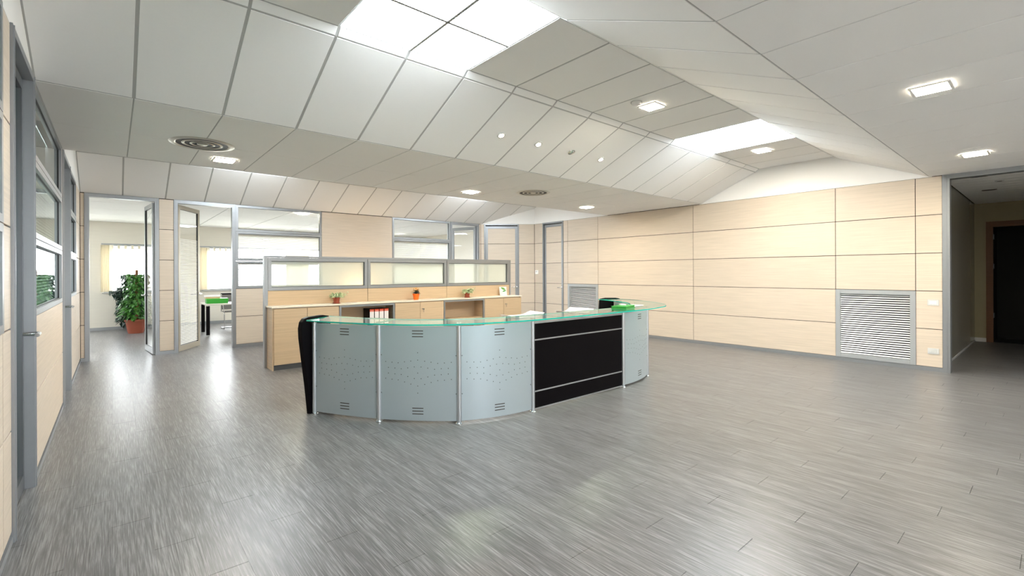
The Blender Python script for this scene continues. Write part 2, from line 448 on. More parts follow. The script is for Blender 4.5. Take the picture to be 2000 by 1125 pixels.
# ------------------------------------------------------------------ doors and windows in the partition system
def lever(F, s, z, n, direction, parent, zrot=0):
    """chrome lever on a rose: starts at s and points along direction (+1/-1)"""
    h = MB()
    O, U, N = F
    p0 = fpt(F, s, n, z); Nv = Vector((N[0], N[1], 0)); Uv = Vector((U[0], U[1], 0))
    h.lathe(p0, [(.025, 0), (.025, .01), (.012, .012)], 14, axis=Nv)
    h.tube([p0, p0+Nv*.04, p0+Nv*.055+Uv*direction*.02, p0+Nv*.055+Uv*direction*.13], .009)
    return h.build('handle', M_CHROME, parent, smooth=True)
def open_frame(F, s0, s1, parent, w=.06, n0=-.11, n1=.012, head=.06, mat=None):
    f = MB()
    f.fbox(F, s0, s0+w, n0, n1, 0, ZC-.004); f.fbox(F, s1-w, s1, n0, n1, 0, ZC-.004)
    f.fbox(F, s0+w, s1-w, n0, n1, ZC-.004-head, ZC-.004)
    f.fbox(F, s0+w*.35, s0+w*.5, n1, n1+.006, 0, ZC-.01); f.fbox(F, s1-w*.5, s1-w*.35, n1, n1+.006, 0, ZC-.01)
    return f.build('frame', mat or M_ALU, parent)
def glass_leaf(hinge, ang, width, parent, mat=M_ALU, side=1, z1=2.76, gl=None, blind=False):
    """hinge (x, y), direction angle of the leaf"""
    U = (math.cos(ang), math.sin(ang)); N = (-U[1]*side, U[0]*side); F = (hinge, U, N)
    f = MB(); f.ring(F, 0, width, -.02, .02, .012, z1, .065, .10, .075)
    leaf = f.build('leaf', mat, parent)
    g = MB(); g.fbox(F, .06, width-.06, -.004, .004, .105, z1-.07); g.build('pane', gl or M_GLASS, leaf)
    gs = MB(); gs.ring(F, .06, width-.06, -.012, .012, .105, z1-.07, .008); gs.build('gasket', M_BLACKF, leaf)
    if blind:
        bl = MB(); z = .14
        while z < z1-.62:
            p = [fpt(F, .07, -.010, z), fpt(F, width-.07, -.010, z), fpt(F, width-.07, .006, z+.010), fpt(F, .07, .006, z+.010)]
            bl.hexa(p + [v + Vector((0, 0, .001)) for v in p]); z += .030
        tag(bl.build('blind_slats', M_BLIND, leaf), kind='stuff')
    for q in (1, -1):
        Fq = (hinge, U, (N[0]*q, N[1]*q)); lever(Fq, width-.035, 1.06, .02, -1, leaf)
    return leaf
def solid_leaf(F, s0, s1, parent, n1=-.02, handle_side=1):
    f = MB(); f.ring(F, s0, s1, n1-.04, n1, .012, 2.775, .065, .05, .065)
    leaf = f.build('leaf', M_ALU, parent)
    bk = MB(); bk.fbox(F, s0+.06, s1-.06, n1-.03, n1-.014, .05, 2.72); bk.build('core', M_JOINT, leaf)
    rows = [.062] + ROW[1:5] + [2.71]
    for a, b in zip(rows[:-1], rows[1:]):
        fpiece('panel', F, s0+.066, s1-.066, n1-.014, n1-.002, a+GAP/2, b-GAP/2, M_MAPLE, leaf)
    if handle_side > 0: lever(F, s1-.035, 1.06, n1, -1, leaf)
    else: lever(F, s0+.035, 1.06, n1, 1, leaf)
    return leaf
def window_unit(idx, F, s0, s1, rows, blinds=(), glass_m=None, n0=-.10):
    w = empty('window_%d' % idx, fpt(F, (s0+s1)/2, 0, rows[0]), kind='structure')
    for k, (a, b) in enumerate(zip(rows[:-1], rows[1:])):
        f = MB(); f.ring(F, s0+.003, s1-.003, -.055, .006, a+.003, b-.003, .042)
        f.ring(F, s0+.003, s1-.003, n0, -.055, a+.003, b-.003, .03)
        fo = f.build('frame', M_ALU, w)
        g = MB(); g.fbox(F, s0+.04, s1-.04, -.03, -.022, a+.04, b-.04); g.build('pane', glass_m or M_GLASS, fo)
        gs = MB(); gs.ring(F, s0+.043, s1-.043, -.036, -.016, a+.043, b-.043, .007); gs.build('gasket', M_BLACKF, fo)
        if k in blinds:
            bl = MB(); z = a+.05
            while z < b-.06:
                O, U, N = F
                p = [fpt(F, s0+.05, -.060, z), fpt(F, s1-.05, -.060, z), fpt(F, s1-.05, -.076, z+.017), fpt(F, s0+.05, -.076, z+.017)]
                bl.hexa(p + [q + Vector((0,0,.001)) for q in p]); z += .027
            bl.fbox(F, s0+.05, s1-.05, -.085, -.055, b-.06, b-.045)
            bl = bl.build('blind_slats', M_BLIND, fo); tag(bl, kind='stuff')
    return w

M_LEAFFR = simple('bronze_grey_frame', (.36, .32, .25), .4, .4)
# angled corner wall with a solid door
mb = MB(); mb.fbox(FR_A, -.05, .095, -.11, -.012, 0, ZC-.008); mb.fbox(FR_A, 1.075, _l, -.11, -.012, 0, ZC-.008)
mb.fbox(FR_A, .095, 1.075, -.11, -.085, 0, ZC-.008)
wall_angled = mb.build('wall_corner', M_JOINT); tag(wall_angled, kind='structure')
mb = MB(); mb.fbox(FR_A, -.15, _l+.02, -.11, 0, ZC-.008, 3.40); mb.build('upper_wall', M_WHITE, wall_angled)
panels(FR_A, 1.075, _l-.004, ROW, M_MAPLE, wall_angled); panels(FR_A, 0, .095, ROW, M_MAPLE, wall_angled)
d = empty('door_4', fpt(FR_A, .585, 0, 0), kind='structure')
open_frame(FR_A, .095, 1.075, d, .035, head=.03, n0=-.08)
solid_leaf(FR_A, .135, 1.035, d, n1=.004, handle_side=1)
# solid door in the right wall
mb = MB(); mb.fbox(FR_R, 8.51, 9.29, -.11, -.095, 0, ZC-.008); mb.fbox(FR_R, 1.378, 2.387, -.11, -.09, 0, 1.163); mb.fbox(FR_R, 7.352, 8.357, -.11, -.09, 0, 1.163); mb.build('door_backing', M_JOINT, wall_right)
d = empty('door_5', fpt(FR_R, 8.9, 0, 0), kind='structure')
open_frame(FR_R, 8.51, 9.29, d, .035, head=.04)
solid_leaf(FR_R, 8.55, 9.25, d, n1=-.03, handle_side=-1)

# ------------------------------------------------------------------ back wall
mb = MB()
for a, b, z0, z1 in ((XL-.1, -.37, 0, ZC), (.63, .85, 0, ZC), (1.845, 3.512, 0, ROW[2]), (3.512, 5.20, 0, ZC),
                     (5.20, 6.88, 0, ROW[2]), (7.84, 7.95, 0, ZC)):
    mb.fbox(FR_B, a, b, -.10, -.012, z0, z1+.02 if z1 == ZC else z1)
wall_back = mb.build('wall_back', M_JOINT); tag(wall_back, kind='structure')
panels(FR_B, XL+.002, -.37, ROW, M_MAPLE, wall_back)
panels(FR_B, .63, .85, ROW, M_MAPLE, wall_back)
panels(FR_B, 1.845, 3.512, ROW[:3], M_MAPLE, wall_back)
panels(FR_B, 5.20, 6.88, ROW[:3], M_MAPLE, wall_back)
panels(FR_B, 3.512, 5.20, [ROW[0], ROW[1], ROW[2], ROW[3]], M_MAPLE, wall_back)
panels(FR_B, 3.512, 5.20, [ROW[3], ROW[5]], M_MAPLE, wall_back)
panels(FR_B, 7.83, 7.90, ROW, M_MAPLE, wall_back)
for a, b in ((.63, .85), (1.845, 3.512), (5.20, 6.88)):      # rear faces towards the offices
    for z0, z1 in zip(ROW[:2], ROW[1:3]) if a > 1 else zip(ROW[:-1], ROW[1:]):
        fpiece('rear_panel', FR_B, a+.003, b-.003, -.112, -.10, z0+.003, z1-.003, M_OFFWALL, wall_back)
fpiece('rear_panel', FR_B, 3.515, 5.197, -.112, -.10, .06, 2.82, M_OFFWALL, wall_back)
mb = MB()
for a, b in ((XL, -.37), (.63, .85), (1.845, 6.88), (7.84, 7.9)):
    mb.fbox(FR_B, a, b, -.112, .004, 0, .045); mb.fbox(FR_B, a, b, -.112, -.002, .045, .06)
tag(mb.build('baseboard_back', M_ALU), kind='structure')
window_unit(1, FR_B, 1.845, 3.512, [ROW[2], ROW[3], 2.31, ROW[5]+.004], blinds=(0, 1))
window_unit(2, FR_B, 5.20, 6.88, [ROW[2], ROW[3], 2.31, ROW[5]+.004], blinds=(0, 1))
d = empty('door_1', (.13, YB, 0), kind='structure')
open_frame(FR_B, -.37, .63, d)
glass_leaf((.555, YB+.06), math.atan2(.81, -.075), .84, d, side=-1)
d = empty('door_2', (1.35, YB, 0), kind='structure')
open_frame(FR_B, .85, 1.845, d)
glass_leaf((.905, YB+.06), math.atan2(.75, .43), .84, d, mat=M_LEAFFR, blind=True)
d = empty('door_3', (7.36, YB, 0), kind='structure')
open_frame(FR_B, 6.88, 7.84, d)
glass_leaf((7.765, YB+.06), math.atan2(.80, -.30), .82, d, side=-1)

# ------------------------------------------------------------------ left wall
mb = MB()
for a, b, z0, z1 in ((YN, 1.15, 0, ZC), (1.15, 3.45, 0, ROW[2]), (3.45, 3.70, 0, ZC), (4.62, 6.96, 0, ROW[2]), (6.96, 7.08, 0, ZC),
                     (8.14, 9.50, 0, ROW[2]), (9.50, YB+.0, 0, ZC)):
    mb.fbox(FR_L, a, b, -.10, -.012, z0, z1+.02 if z1 == ZC else z1)
wall_left = mb.build('wall_left', M_JOINT); tag(wall_left, kind='structure')
mb = MB(); gable(mb, XL, -.10); mb.build('upper_wall', M_WHITE, wall_left)
for a, b, rows in ((YN, -2, ROW), (-2, 1.15, ROW), (1.15, 3.45, ROW[:3]), (3.45, 3.70, ROW), (4.62, 6.96, ROW[:3]), (6.96, 7.08, ROW),
                   (8.14, 9.50, ROW[:3]), (9.50, 9.95, ROW), (9.95, YB-.004, ROW)):
    panels(FR_L, a, b, rows, M_MAPLE, wall_left)
mb = MB()
for a, b in ((YN, 3.70), (4.62, 7.08), (8.14, YB-.01)):
    mb.fbox(FR_L, a, b, -.02, .004, 0, .04)
tag(mb.build('baseboard_left', M_ALU), kind='structure')
window_unit(3, FR_L, 1.15, 3.45, [ROW[2], ROW[3], ROW[4], ROW[5]+.004], blinds=(0, 1, 2), glass_m=M_GLASS_L)
window_unit(4, FR_L, 4.62, 6.96, [ROW[2], ROW[3], ROW[4], ROW[5]+.004], blinds=(0, 1), glass_m=M_GLASS_L)
window_unit(5, FR_L, 8.14, 9.50, [ROW[2], ROW[3], ROW[4], ROW[5]+.004], blinds=(0, 1), glass_m=M_GLASS_L)
for i, (a, b) in enumerate(((3.70, 4.62), (7.08, 8.14))):
    d = empty('door_%d' % (6+i), (XL, (a+b)/2, 0), kind='structure')
    open_frame(FR_L, a, b, d, .045, n0=-.13, head=.045)
    f = MB(); f.ring(FR_L, a+.05, b-.05, -.076, -.041, .012, ZC-.055, .045, .10, .07); lf = f.build('leaf', M_ALU_D, d)
    g = MB(); g.fbox(FR_L, a+.09, b-.09, -.062, -.056, .11, ZC-.12); g.build('pane', M_GLASS_L, lf)
    s = MB(); z = .12
    while z < ZC-.14:
        p = [fpt(FR_L, a+.11, -.066, z), fpt(FR_L, b-.11, -.066, z), fpt(FR_L, b-.11, -.074, z+.010), fpt(FR_L, a+.11, -.074, z+.010)]
        s.hexa(p + [q + Vector((0,0,.001)) for q in p]); z += .025
    tag(s.build('blind_slats', M_GREYPL, lf), kind='stuff')
    h = MB(); p = fpt(FR_L, b-.085, -.041, 1.06)
    h.tube([p, p+Vector((.060, 0, 0)), p+Vector((.078, -.012, 0)), p+Vector((.080, -.13, 0))], .013); h.build('handle', M_CHROME, lf, smooth=True)

# dim office behind the left wall
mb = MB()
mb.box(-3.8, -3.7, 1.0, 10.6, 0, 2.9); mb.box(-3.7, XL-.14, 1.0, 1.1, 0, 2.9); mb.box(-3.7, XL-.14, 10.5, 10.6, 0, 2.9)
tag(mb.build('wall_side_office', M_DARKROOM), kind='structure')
mb = MB(); mb.box(-3.8, XL-.12, 1.0, 10.6, 2.845, 2.9); tag(mb.build('ceiling_side_office', M_TILE), kind='structure')

# near wall behind the camera; its unseen window is added for daylight fill
mb = MB()
FR_N = ((0, YN), (1, 0), (0, 1))
mb.box(XL-.1, XR+.1, YN-.12, YN, 0, .9); mb.box(XL-.1, XR+.1, YN-.12, YN, 2.66, 2.9)
for a, b in ((XL-.1, 1.0), (3.4, XR+.1)): mb.box(a, b, YN-.12, YN, .9, 2.66)
tag(mb.build('wall_near', M_WHITE), kind='structure')
for i, (a, b) in enumerate(((1.0, 3.4),)):
    w = empty('window_%d' % (8+i), ((a+b)/2, YN, .9), kind='structure')
    f = MB(); f.ring(FR_N, a, b, -.10, -.03, .9, 2.66, .06); f.fbox(FR_N, (a+b)/2-.03, (a+b)/2+.03, -.10, -.03, .96, 2.60); f.build('frame', M_ALU, w)
    g = MB(); g.fbox(FR_N, a+.05, b-.05, -.07, -.065, .95, 2.61); g.build('pane', M_GLASS, w)

# ------------------------------------------------------------------ offices behind the back wall
YF = 16.2
mb = MB()
wins = [(-3.4, -.62), (-.20, .98), (1.95, 4.30), (4.75, 7.6)]  # leftmost opening is unseen, added for more office daylight
mb.box(-3.9, 9.2, YF, YF+.15, 0, .98); mb.box(-3.9, 9.2, YF, YF+.15, 2.26, 2.9)
xs = [-3.9] + [v for w in wins for v in w] + [9.2]
for a, b in zip(xs[0::2], xs[1::2]): mb.box(a, b, YF, YF+.15, .98, 2.26)
wall_far = mb.build('wall_far', M_OFFWALL); tag(wall_far, kind='structure')
mb = MB()
mb.box(-3.9, -3.8, YB+.12, YF, 0, 2.85); mb.box(-3.8, XL-.1, YB+.02, YB+.10, 0, 2.85); tag(mb.build('wall_office_left', M_OFFWALL), kind='structure')
mb = MB(); mb.box(9.1, 9.2, YB-.9, YF, 0, 2.85); tag(mb.build('wall_office_right', M_OFFWALL), kind='structure')
mb = MB(); mb.box(-3.9, 9.2, YB+.001, YF+.1, 2.852, 2.90)
co = mb.build('ceiling_office', M_GRID); tag(co, kind='structure')
yy = YB+.02
while yy < YF-.1:
    y2 = min(yy+1.2, YF)
    xx = -4.15
    while xx < 9.1:
        x2 = min(xx+1.2, 9.18)
        piece('tile', (x2-xx-.02, y2-yy-.02, .012), ((xx+x2)/2, (yy+y2)/2, 2.850), M_TILE, co); xx += 1.2
    yy += 1.2
mb = MB()
mb.box(-3.8, 9.1, YF-.012, YF, 0, .08)
tag(mb.build('baseboard_far', M_ALU), kind='structure')
for i, (a, b) in enumerate(wins):
    FW = ((0, YF), (1, 0), (0, -1))
    w = empty('window_%d' % (9+i), ((a+b)/2, YF, .98), kind='structure')
    f = MB(); f.ring(FW, a, b, -.12, -.06, .98, 2.26, .045)
    f.fbox(FW, a-.03, b+.03, -.02, .03, .965, .98); f.build('frame', M_ALU, w)
    g = MB(); g.fbox(FW, a+.04, b-.04, -.09, -.085, 1.02, 2.22); g.build('pane', M_GLASS, w)
    r = MB(); r.fbox(FW, a-.04, b+.04, .02, .06, 2.24, 2.275); rl = r.build('blind_rail', M_ALU, w)
    n = int((b-a)/.14)
    for k in range(n+1):
        xk = a + .03 + k*(b-a-.06)/n
        piece('blind_carrier', (.07, .004, .10), (xk, YF-.045, 2.185), M_CREAM, rl, (0, 0, .5))
    for k in range(6):
        piece('blind_slat', (.11, .003, 1.22), (a-.02+k*.035, YF-.07, 1.62), M_CREAM, rl, (0, 0, .9))
    for k in range(2):
        piece('blind_slat', (.11, .003, 1.22), (b+.0-k*.035, YF-.07, 1.62), M_CREAM, rl, (0, 0, .9))
mb = MB(); mb.box(-40, 60, YF+.4, 90, -.5, -.45); tag(mb.build('ground', M_GROUND), kind='structure')
mb = MB(); mb.box(-40, 60, -60, YN-.4, -.12, -.05); tag(mb.build('ground_near', simple('bounce_paving', (.62, .61, .58), .8)), kind='structure')  # unseen paving, made pale to bounce daylight up to the ceiling

# ------------------------------------------------------------------ corridor on the right
mb = MB(); mb.box(9.10, 13.60, 1.13, 1.22, 0, 2.87); tag(mb.build('wall_corridor_left', M_CORR), kind='structure')
mb = MB(); mb.box(9.172, 13.60, -1.30, -1.2, 0, 2.87); tag(mb.build('wall_corridor_right', M_OLIVE), kind='structure')
mb = MB(); mb.box(13.60, 13.70, .93, 1.3, 0, 2.87); mb.box(13.60, 13.70, -1.3, -.55, 0, 2.87); mb.box(13.60, 13.70, -.55, .93, 2.42, 2.87)
tag(mb.build('wall_corridor_end', M_OLIVE), kind='structure')
mb = MB(); mb.box(9.175, 13.7, -1.3, 1.2, ZC+.01, 2.88); cc = mb.build('ceiling_corridor', M_JOINT); tag(cc, kind='structure')
xx = 9.18
while xx < 13.55:
    piece('ceiling_strip', (.29, 2.3, .012), (xx+.15, -.035, ZC+.006), M_TILE, cc); xx += .30
mb = MB(); mb.box(13.588, 13.60, .955, 1.13, 0, .08); mb.box(9.11, 13.59, 1.122, 1.13, 0, .03); tag(mb.build('baseboard_corridor', M_SWITCH), kind='structure')
FE = ((13.60, 0), (0, 1), (-1, 0))
d = empty('door_8', (13.6, .19, 0), kind='structure')
f = MB(); f.fbox(FE, .86, .96, -.10, .02, 0, 2.46); f.fbox(FE, -.60, -.50, -.10, .02, 0, 2.46); f.fbox(FE, -.50, .86, -.10, .02, 2.35, 2.46)
f.build('frame', M_BROWN, d)
h = MB()
for z in (.5, 1.5, 2.1): h.box(13.58, 13.70, .848, .858, z, z+.10)
h.build('hinge', M_ALU_D, d)
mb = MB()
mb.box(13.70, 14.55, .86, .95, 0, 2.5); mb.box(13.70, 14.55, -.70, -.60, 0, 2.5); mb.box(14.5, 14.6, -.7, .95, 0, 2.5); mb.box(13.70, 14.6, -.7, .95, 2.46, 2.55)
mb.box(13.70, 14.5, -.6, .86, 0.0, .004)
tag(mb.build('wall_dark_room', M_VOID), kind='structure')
for k, (px_, py_) in enumerate(((9.62, .75), (10.3, .58), (11.35, .76))):
    t = empty('recessed_spotlight', (px_, py_, ZC), 'small unlit %s on the dim corridor ceiling' % ('slot vent nearest the opening', 'spotlight on the right', 'slot vent farthest from the opening')[k], 'vent' if k != 1 else 'spotlight')
    if k == 1:
        s = MB(); s.lathe((px_, py_, ZC-.012), [(.05, 0), (.05, .012)], 16); s.build('trim_ring', M_SWITCH, t)
        s = MB(); s.lathe((px_, py_, ZC-.014), [(.03, 0), (.03, .004)], 12); s.build('lens', M_DARKHOLE, t)
    else:
        t.name = 'slot_vent'
        s = MB(); s.box(px_-.03, px_+.03, py_-.09, py_+.09, ZC-.008, ZC); s.build('vent_frame', M_GREYPL, t)
        s = MB(); s.box(px_-.018, px_+.018, py_-.075, py_+.075, ZC-.011, ZC-.004); s.build('slot', M_DARKHOLE, t)

# ------------------------------------------------------------------ louvred grilles in the right wall
def grille(s0, s1, label):
    z0, z1 = .062, 1.162
    t = empty('ventilation_grille', fpt(FR_R, (s0+s1)/2, 0, z0), label, 'grille')
    f = MB(); f.ring(FR_R, s0, s1, -.05, .010, z0, z1, .065); f.build('frame', M_GFRAME, t, bevel=.002)
    b = MB(); b.fbox(FR_R, s0+.06, s1-.06, -.011, -.0105, z0+.06, z1-.06)
    b = MB(); b.fbox(FR_R, s0+.05, s1-.05, -.085, -.075, z0+.05, z1-.05); b.build('backing', M_BLACK, t)
    n = 28; p = (z1-z0-.13)/n
    for k in range(n):
        z = z0+.065+p*(k+.5)
        c = fpt(FR_R, (s0+s1)/2, -.012, z)
        piece('slat', (.003, s1-s0-.13, .024), c, M_SLAT, t, (0, math.radians(38), 0))
    return t
M_GFRAME = simple('grey_painted_frame', (.42, .44, .45), .4, .3)
M_SLAT = simple('pale_metal_slat', (.62, .62, .60), .4, .4)
# open the wall backing behind the grilles: recess pockets are cut as the backing sits deeper
grille(1.378, 2.387, 'large grey framed louvred grille beside the light switches')
grille(7.352, 8.357, 'smaller looking louvred grille far off beside the narrow door')

def plate(y, z, w, h, label, rockers):
    t = empty('wall_switch' if rockers else 'wall_socket', (XR, y, z-h/2), label, 'switch' if rockers else 'socket')
    p = MB(); p.box(XR-.010, XR, y-w/2, y+w/2, z-h/2, z+h/2); p.build('plate', M_SWITCH, t, bevel=.003)
    for k in (-1, 0, 1):
        r = MB(); r.box(XR-.0135, XR-.009, y+k*w*.21-w*.09, y+k*w*.21+w*.09, z-h*.26, z+h*.26)
        r.build('rocker' if rockers else 'outlet', M_WHITE if rockers else M_SWITCH, t, bevel=.001)
plate(1.183, 1.0, .125, .085, 'upper grey wall plate with white rocker switches', True)
plate(1.183, .293, .125, .085, 'lower grey socket plate near the floor', False)
t = empty('thermostat', (XR, 9.52, 1.42), 'small white thermostat box in the corner by the narrow door', 'thermostat')
p = MB(); p.box(XR-.028, XR, 9.465, 9.575, 1.42, 1.53); p.build('case', M_WHITE, t, bevel=.005)
p = MB(); p.box(XR-.030, XR-.026, 9.49, 9.55, 1.475, 1.505); p.build('display', M_SWITCH, t)

# ------------------------------------------------------------------ ceiling fittings
def light_panel(x0, y0, z, label, nx, ny):
    t = empty('ceiling_light_panel', (x0+.6, y0+.59, z), label, 'ceiling light', 'square light panels in the raised ceiling')
    f = MB(); f.box(x0, x0+1.2, y0, y0+1.175, z+.004, z+.04)
    f.build('housing', M_WHITE, t)
    b = MB()
    for i in range(1, nx): b.box(x0+1.2*i/nx-.011, x0+1.2*i/nx+.011, y0, y0+1.175, z-.010, z-.0045)
    for j in range(1, ny): b.box(x0, x0+1.2, y0+1.175*j/ny-.011, y0+1.175*j/ny+.011, z-.0095, z-.0045)
    if nx > 1: b.build('grid_bar', M_GRID, t)
    for i in range(nx):
        for j in range(ny):
            a = x0+1.2*i/nx; b = y0+1.175*j/ny
            piece('diffuser', (1.2/nx-.014, 1.175/ny-.014, .008), (a+.6/nx, b+.5875/ny, z+.000), M_PANEL_E, t)
for (xa, lab, q) in ((1.325, 'large glowing panel split in four, nearest the camera', 2), (6.125, 'far undivided glowing ceiling panel over the right side', 1)):
    light_panel(xa, 2.40, ZT, lab, q, q)
light_panel(1.325, 8.28, ZT, 'added fill panel hidden in the far raised ceiling on the left', 2, 2)  # hidden panels added to brighten the far part of the room
light_panel(6.125, 8.28, ZT, 'added fill panel hidden in the far raised ceiling on the right', 2, 2)
light_panel(1.325, -3.51, ZT, 'added glowing fill panel behind the camera on the left', 2, 2)  # unseen panels added as fill from behind the camera
light_panel(6.125, -3.51, ZT, 'added glowing fill panel behind the camera on the right', 2, 2)
def downlight(x, y, z, label):
    t = empty('downlight', (x, y, z), label, 'downlight', 'warm square downlights')
    f = MB(); f.ring(((x, y), (1, 0), (0, 1)), -.115, .115, -.115, .115, z-.012, z-.004, .02)
    # ring in the horizontal plane
    f = MB()
    for a, b, c, d_ in ((-.118, .118, -.118, -.100), (-.118, .118, .100, .118), (-.118, -.100, -.100, .100), (.100, .118, -.100, .100)):
        f.box(x+a, x+b, y+c, y+d_, z-.016, z-.004)
    f.build('trim_ring', M_WHITE, t)
    l = MB(); l.box(x-.10, x+.10, y-.10, y+.10, z-.012, z-.006); l.build('lens', M_LAMP_E, t)
for x, y, z, lab in ((1.017, 6.506, ZC, 'lit square downlight beside the round vent at upper left'),
                     (4.603, 6.46, ZC, 'lit square downlight above the middle of the partition screen'),
                     (7.574, 6.44, ZC, 'lit square downlight near the far right wall corner'),
                     (4.667, .615, ZC, 'biggest lit square downlight at upper right'),
                     (7.686, .63, ZC, 'lit square downlight above the dark corridor opening'),
                     (4.672, 3.003, ZT, 'lit square downlight with a smoke detector beside it'),
                     (7.705, 3.0, ZT, 'lit square downlight just beyond the far glowing panel')):
    downlight(x, y, z-.004, lab)
t = empty('smoke_detector', (4.428, 3.041, ZT-.004), 'round white smoke detector beside a lit downlight', 'smoke detector')
s = MB(); s.lathe((4.428, 3.041, ZT-.049), [(.02, 0), (.045, .008), (.055, .025), (.055, .042)], 24); s.build('body', M_WHITE, t, smooth=True)
s = MB(); s.lathe((4.428, 3.041, ZT-.012), [(.062, 0), (.062, .004)], 24); s.build('base', M_SWITCH, t)
# sprung spots in the slope
sl = Vector((0, 1.055, -(ZT-.05-ZC))).normalized(); sn = Vector((0, -(ZT-.05-ZC), -1.055)).normalized()
def on_slope(x, y):
    k = (4.705-y)/1.055; return Vector((x, y, ZC+k*(ZT-.05-ZC)))
for x, lit, lab in ((3.43, 1, 'first lit small spotlight from the left on the sloping ceiling'), (4.025, 1, 'second lit small spotlight from the left on the sloping ceiling'),
               (4.636, 0, 'unlit small spotlight between the lit ones on the sloping ceiling'), (5.242, 1, 'rightmost lit small spotlight on the sloping ceiling')):
    p = on_slope(x, 4.20) + sn*.006
    t = empty('spotlight', p, lab, 'spotlight', 'small round spotlights in the sloping ceiling')
    q = MB(); q.lathe(p, [(.052, 0), (.050, .006), (.036, .008)], 24, axis=sn); q.build('trim_ring', M_CHROME if not lit else M_SWITCH, t, smooth=True)
    q = MB(); q.lathe(p+sn*.006, [(.032, 0), (.030, .004), (.012, .006)], 20, axis=sn); q.build('lens', M_SPOT_E if lit else M_CHROME, t, smooth=True)
def round_vent(x, y, label):
    z = ZC-.004
    t = empty('round_air_vent', (x, y, z), label, 'vent', 'round ceiling diffusers')
    q = MB(); q.lathe((x, y, z-.003), [(.24, 0), (.24, .002)], 40); q.build('core', M_BLACK, t)  # flat black disc stands for the shaded depth between the rings
    for k, (ro, ri, dz, name) in enumerate(((.295, .235, .010, 'outer_ring'), (.190, .158, .010, 'ring'), (.118, .090, .010, 'ring'), (.050, .0, .012, 'centre_cap'))):
        q = MB(); n = 48
        if ri > 0:
            prof = [(ri, -.003), (ri+.006, -dz+.006), (ri+.012, -dz), (ro-.010, -dz*.55), (ro, -.001)]
            b0 = len(q.v)
            for r, h in prof:
                for i in range(n):
                    a = 2*PI*i/n; q.v.append(Vector((x+r*math.cos(a), y+r*math.sin(a), z+h)))
            m = len(prof)
            for j in range(m):
                j2 = (j+1) % m
                for i in range(n):
                    k2 = (i+1) % n; q.f.append((j*n+i, j*n+k2, j2*n+k2, j2*n+i)); q.mi.append(0)
        else:
            q.lathe((x, y, z-dz), [(.02, 0), (.042, .003), (.050, dz-.002)], 32)
        q.build(name, M_VENT, t, smooth=True)
M_VENT = simple('vent_aluminium', (.58, .56, .50), .3, .7)
round_vent(.722, 5.885, 'large round metal air vent at upper left')
round_vent(5.50, 5.87, 'small looking round air vent over the middle of the room')

# ------------------------------------------------------------------ cabinets behind the desk
CF, CB = 7.652, 7.985
FC = ((0, CF), (1, 0), (0, -1))
def carcass(x0, x1, parent, niche=None):
    c = MB(); t = .018
    c.box(x0+.002, x0+t, CF+.0, CB, .0 if x0 < 1.9 else .08, .938); c.box(x1-t, x1-.002, CF+.0, CB, .08, .938)
    c.box(x0+t, x1-t, CB-.012, CB, .08, .938); c.box(x0+t, x1-t, CF+.02, CB-.012, .08, .098); c.box(x0+t, x1-t, CF+.02, CB-.012, .92, .938)
    if niche: c.box(x0+t, x1-t, CF+.01, CB-.012, niche-.018, niche)
    c.build('body', M_CABWOOD, parent)
    p = MB(); p.box(x0+.018, x1-.018, CF+.03, CF+.045, 0, .078); p.build('plinth', M_ALU_D, parent)
def key_lock(x, z, parent):
    k = MB(); k.lathe((x, CF-.018, z), [(.013, 0), (.013, .006)], 14, axis=(0, -1, 0)); k.lathe((x, CF-.024, z), [(.0028, 0), (.0028, .022)], 6, axis=(0, -1, 0))
    k.box(x-.009, x+.009, CF-.066, CF-.044, z-.012, z+.012); k.tube([(x, CF-.05, z-.012), (x+.006, CF-.05, z-.035), (x+.012, CF-.045, z-.06)], .0045, 6)
    k.build('lock', M_CHROME, parent, smooth=False)
def door_unit(x0, x1, key, label):
    t = empty('storage_cabinet', ((x0+x1)/2, (CF+CB)/2, 0), label, 'cabinet')
    carcass(x0, x1, t); xm = (x0+x1)/2
    ins = .02 if x0 < 1.9 else .004
    for a, b in ((x0+ins, xm-.003), (xm+.003, x1-.004)):
        d_ = MB(); d_.box(a, b, CF-.018, CF-.001, .085, .926); dd = d_.build('door', M_CABWOOD, t)
        if key and a > xm: key_lock(a+.045, .80, dd)
    return t
def niche_unit(x0, x1, label):
    t = empty('open_cabinet', ((x0+x1)/2, (CF+CB)/2, 0), label, 'cabinet')
    carcass(x0, x1, t, .565)
    f = MB(); f.ring(FC, x0+.003, x1-.003, -.012, .018, .10, .934, .032); f.build('frame', M_ALU, t)
    return t
door_unit(1.805, 2.805, False, 'two-door maple cabinet at the left end of the row')
niche_unit(2.805, 3.79, 'open maple cabinet holding the orange-topped binders')
door_unit(3.79, 4.80, True, 'two-door maple cabinet with a key in the middle of the row')
niche_unit(4.80, 5.78, 'empty open maple cabinet right of the middle doors')
door_unit(5.78, 6.785, True, 'two-door maple cabinet with a key at the right end')
t = empty('cabinet_top', (4.3, 7.8, .94), 'long cream worktop over the row of maple cabinets', 'worktop')
q = MB(); q.box(1.797, 6.80, CF-.025, 7.99, .94, .963); q.build('board', simple('cream_worktop', (.83, .76, .64), .4), t, bevel=.002)

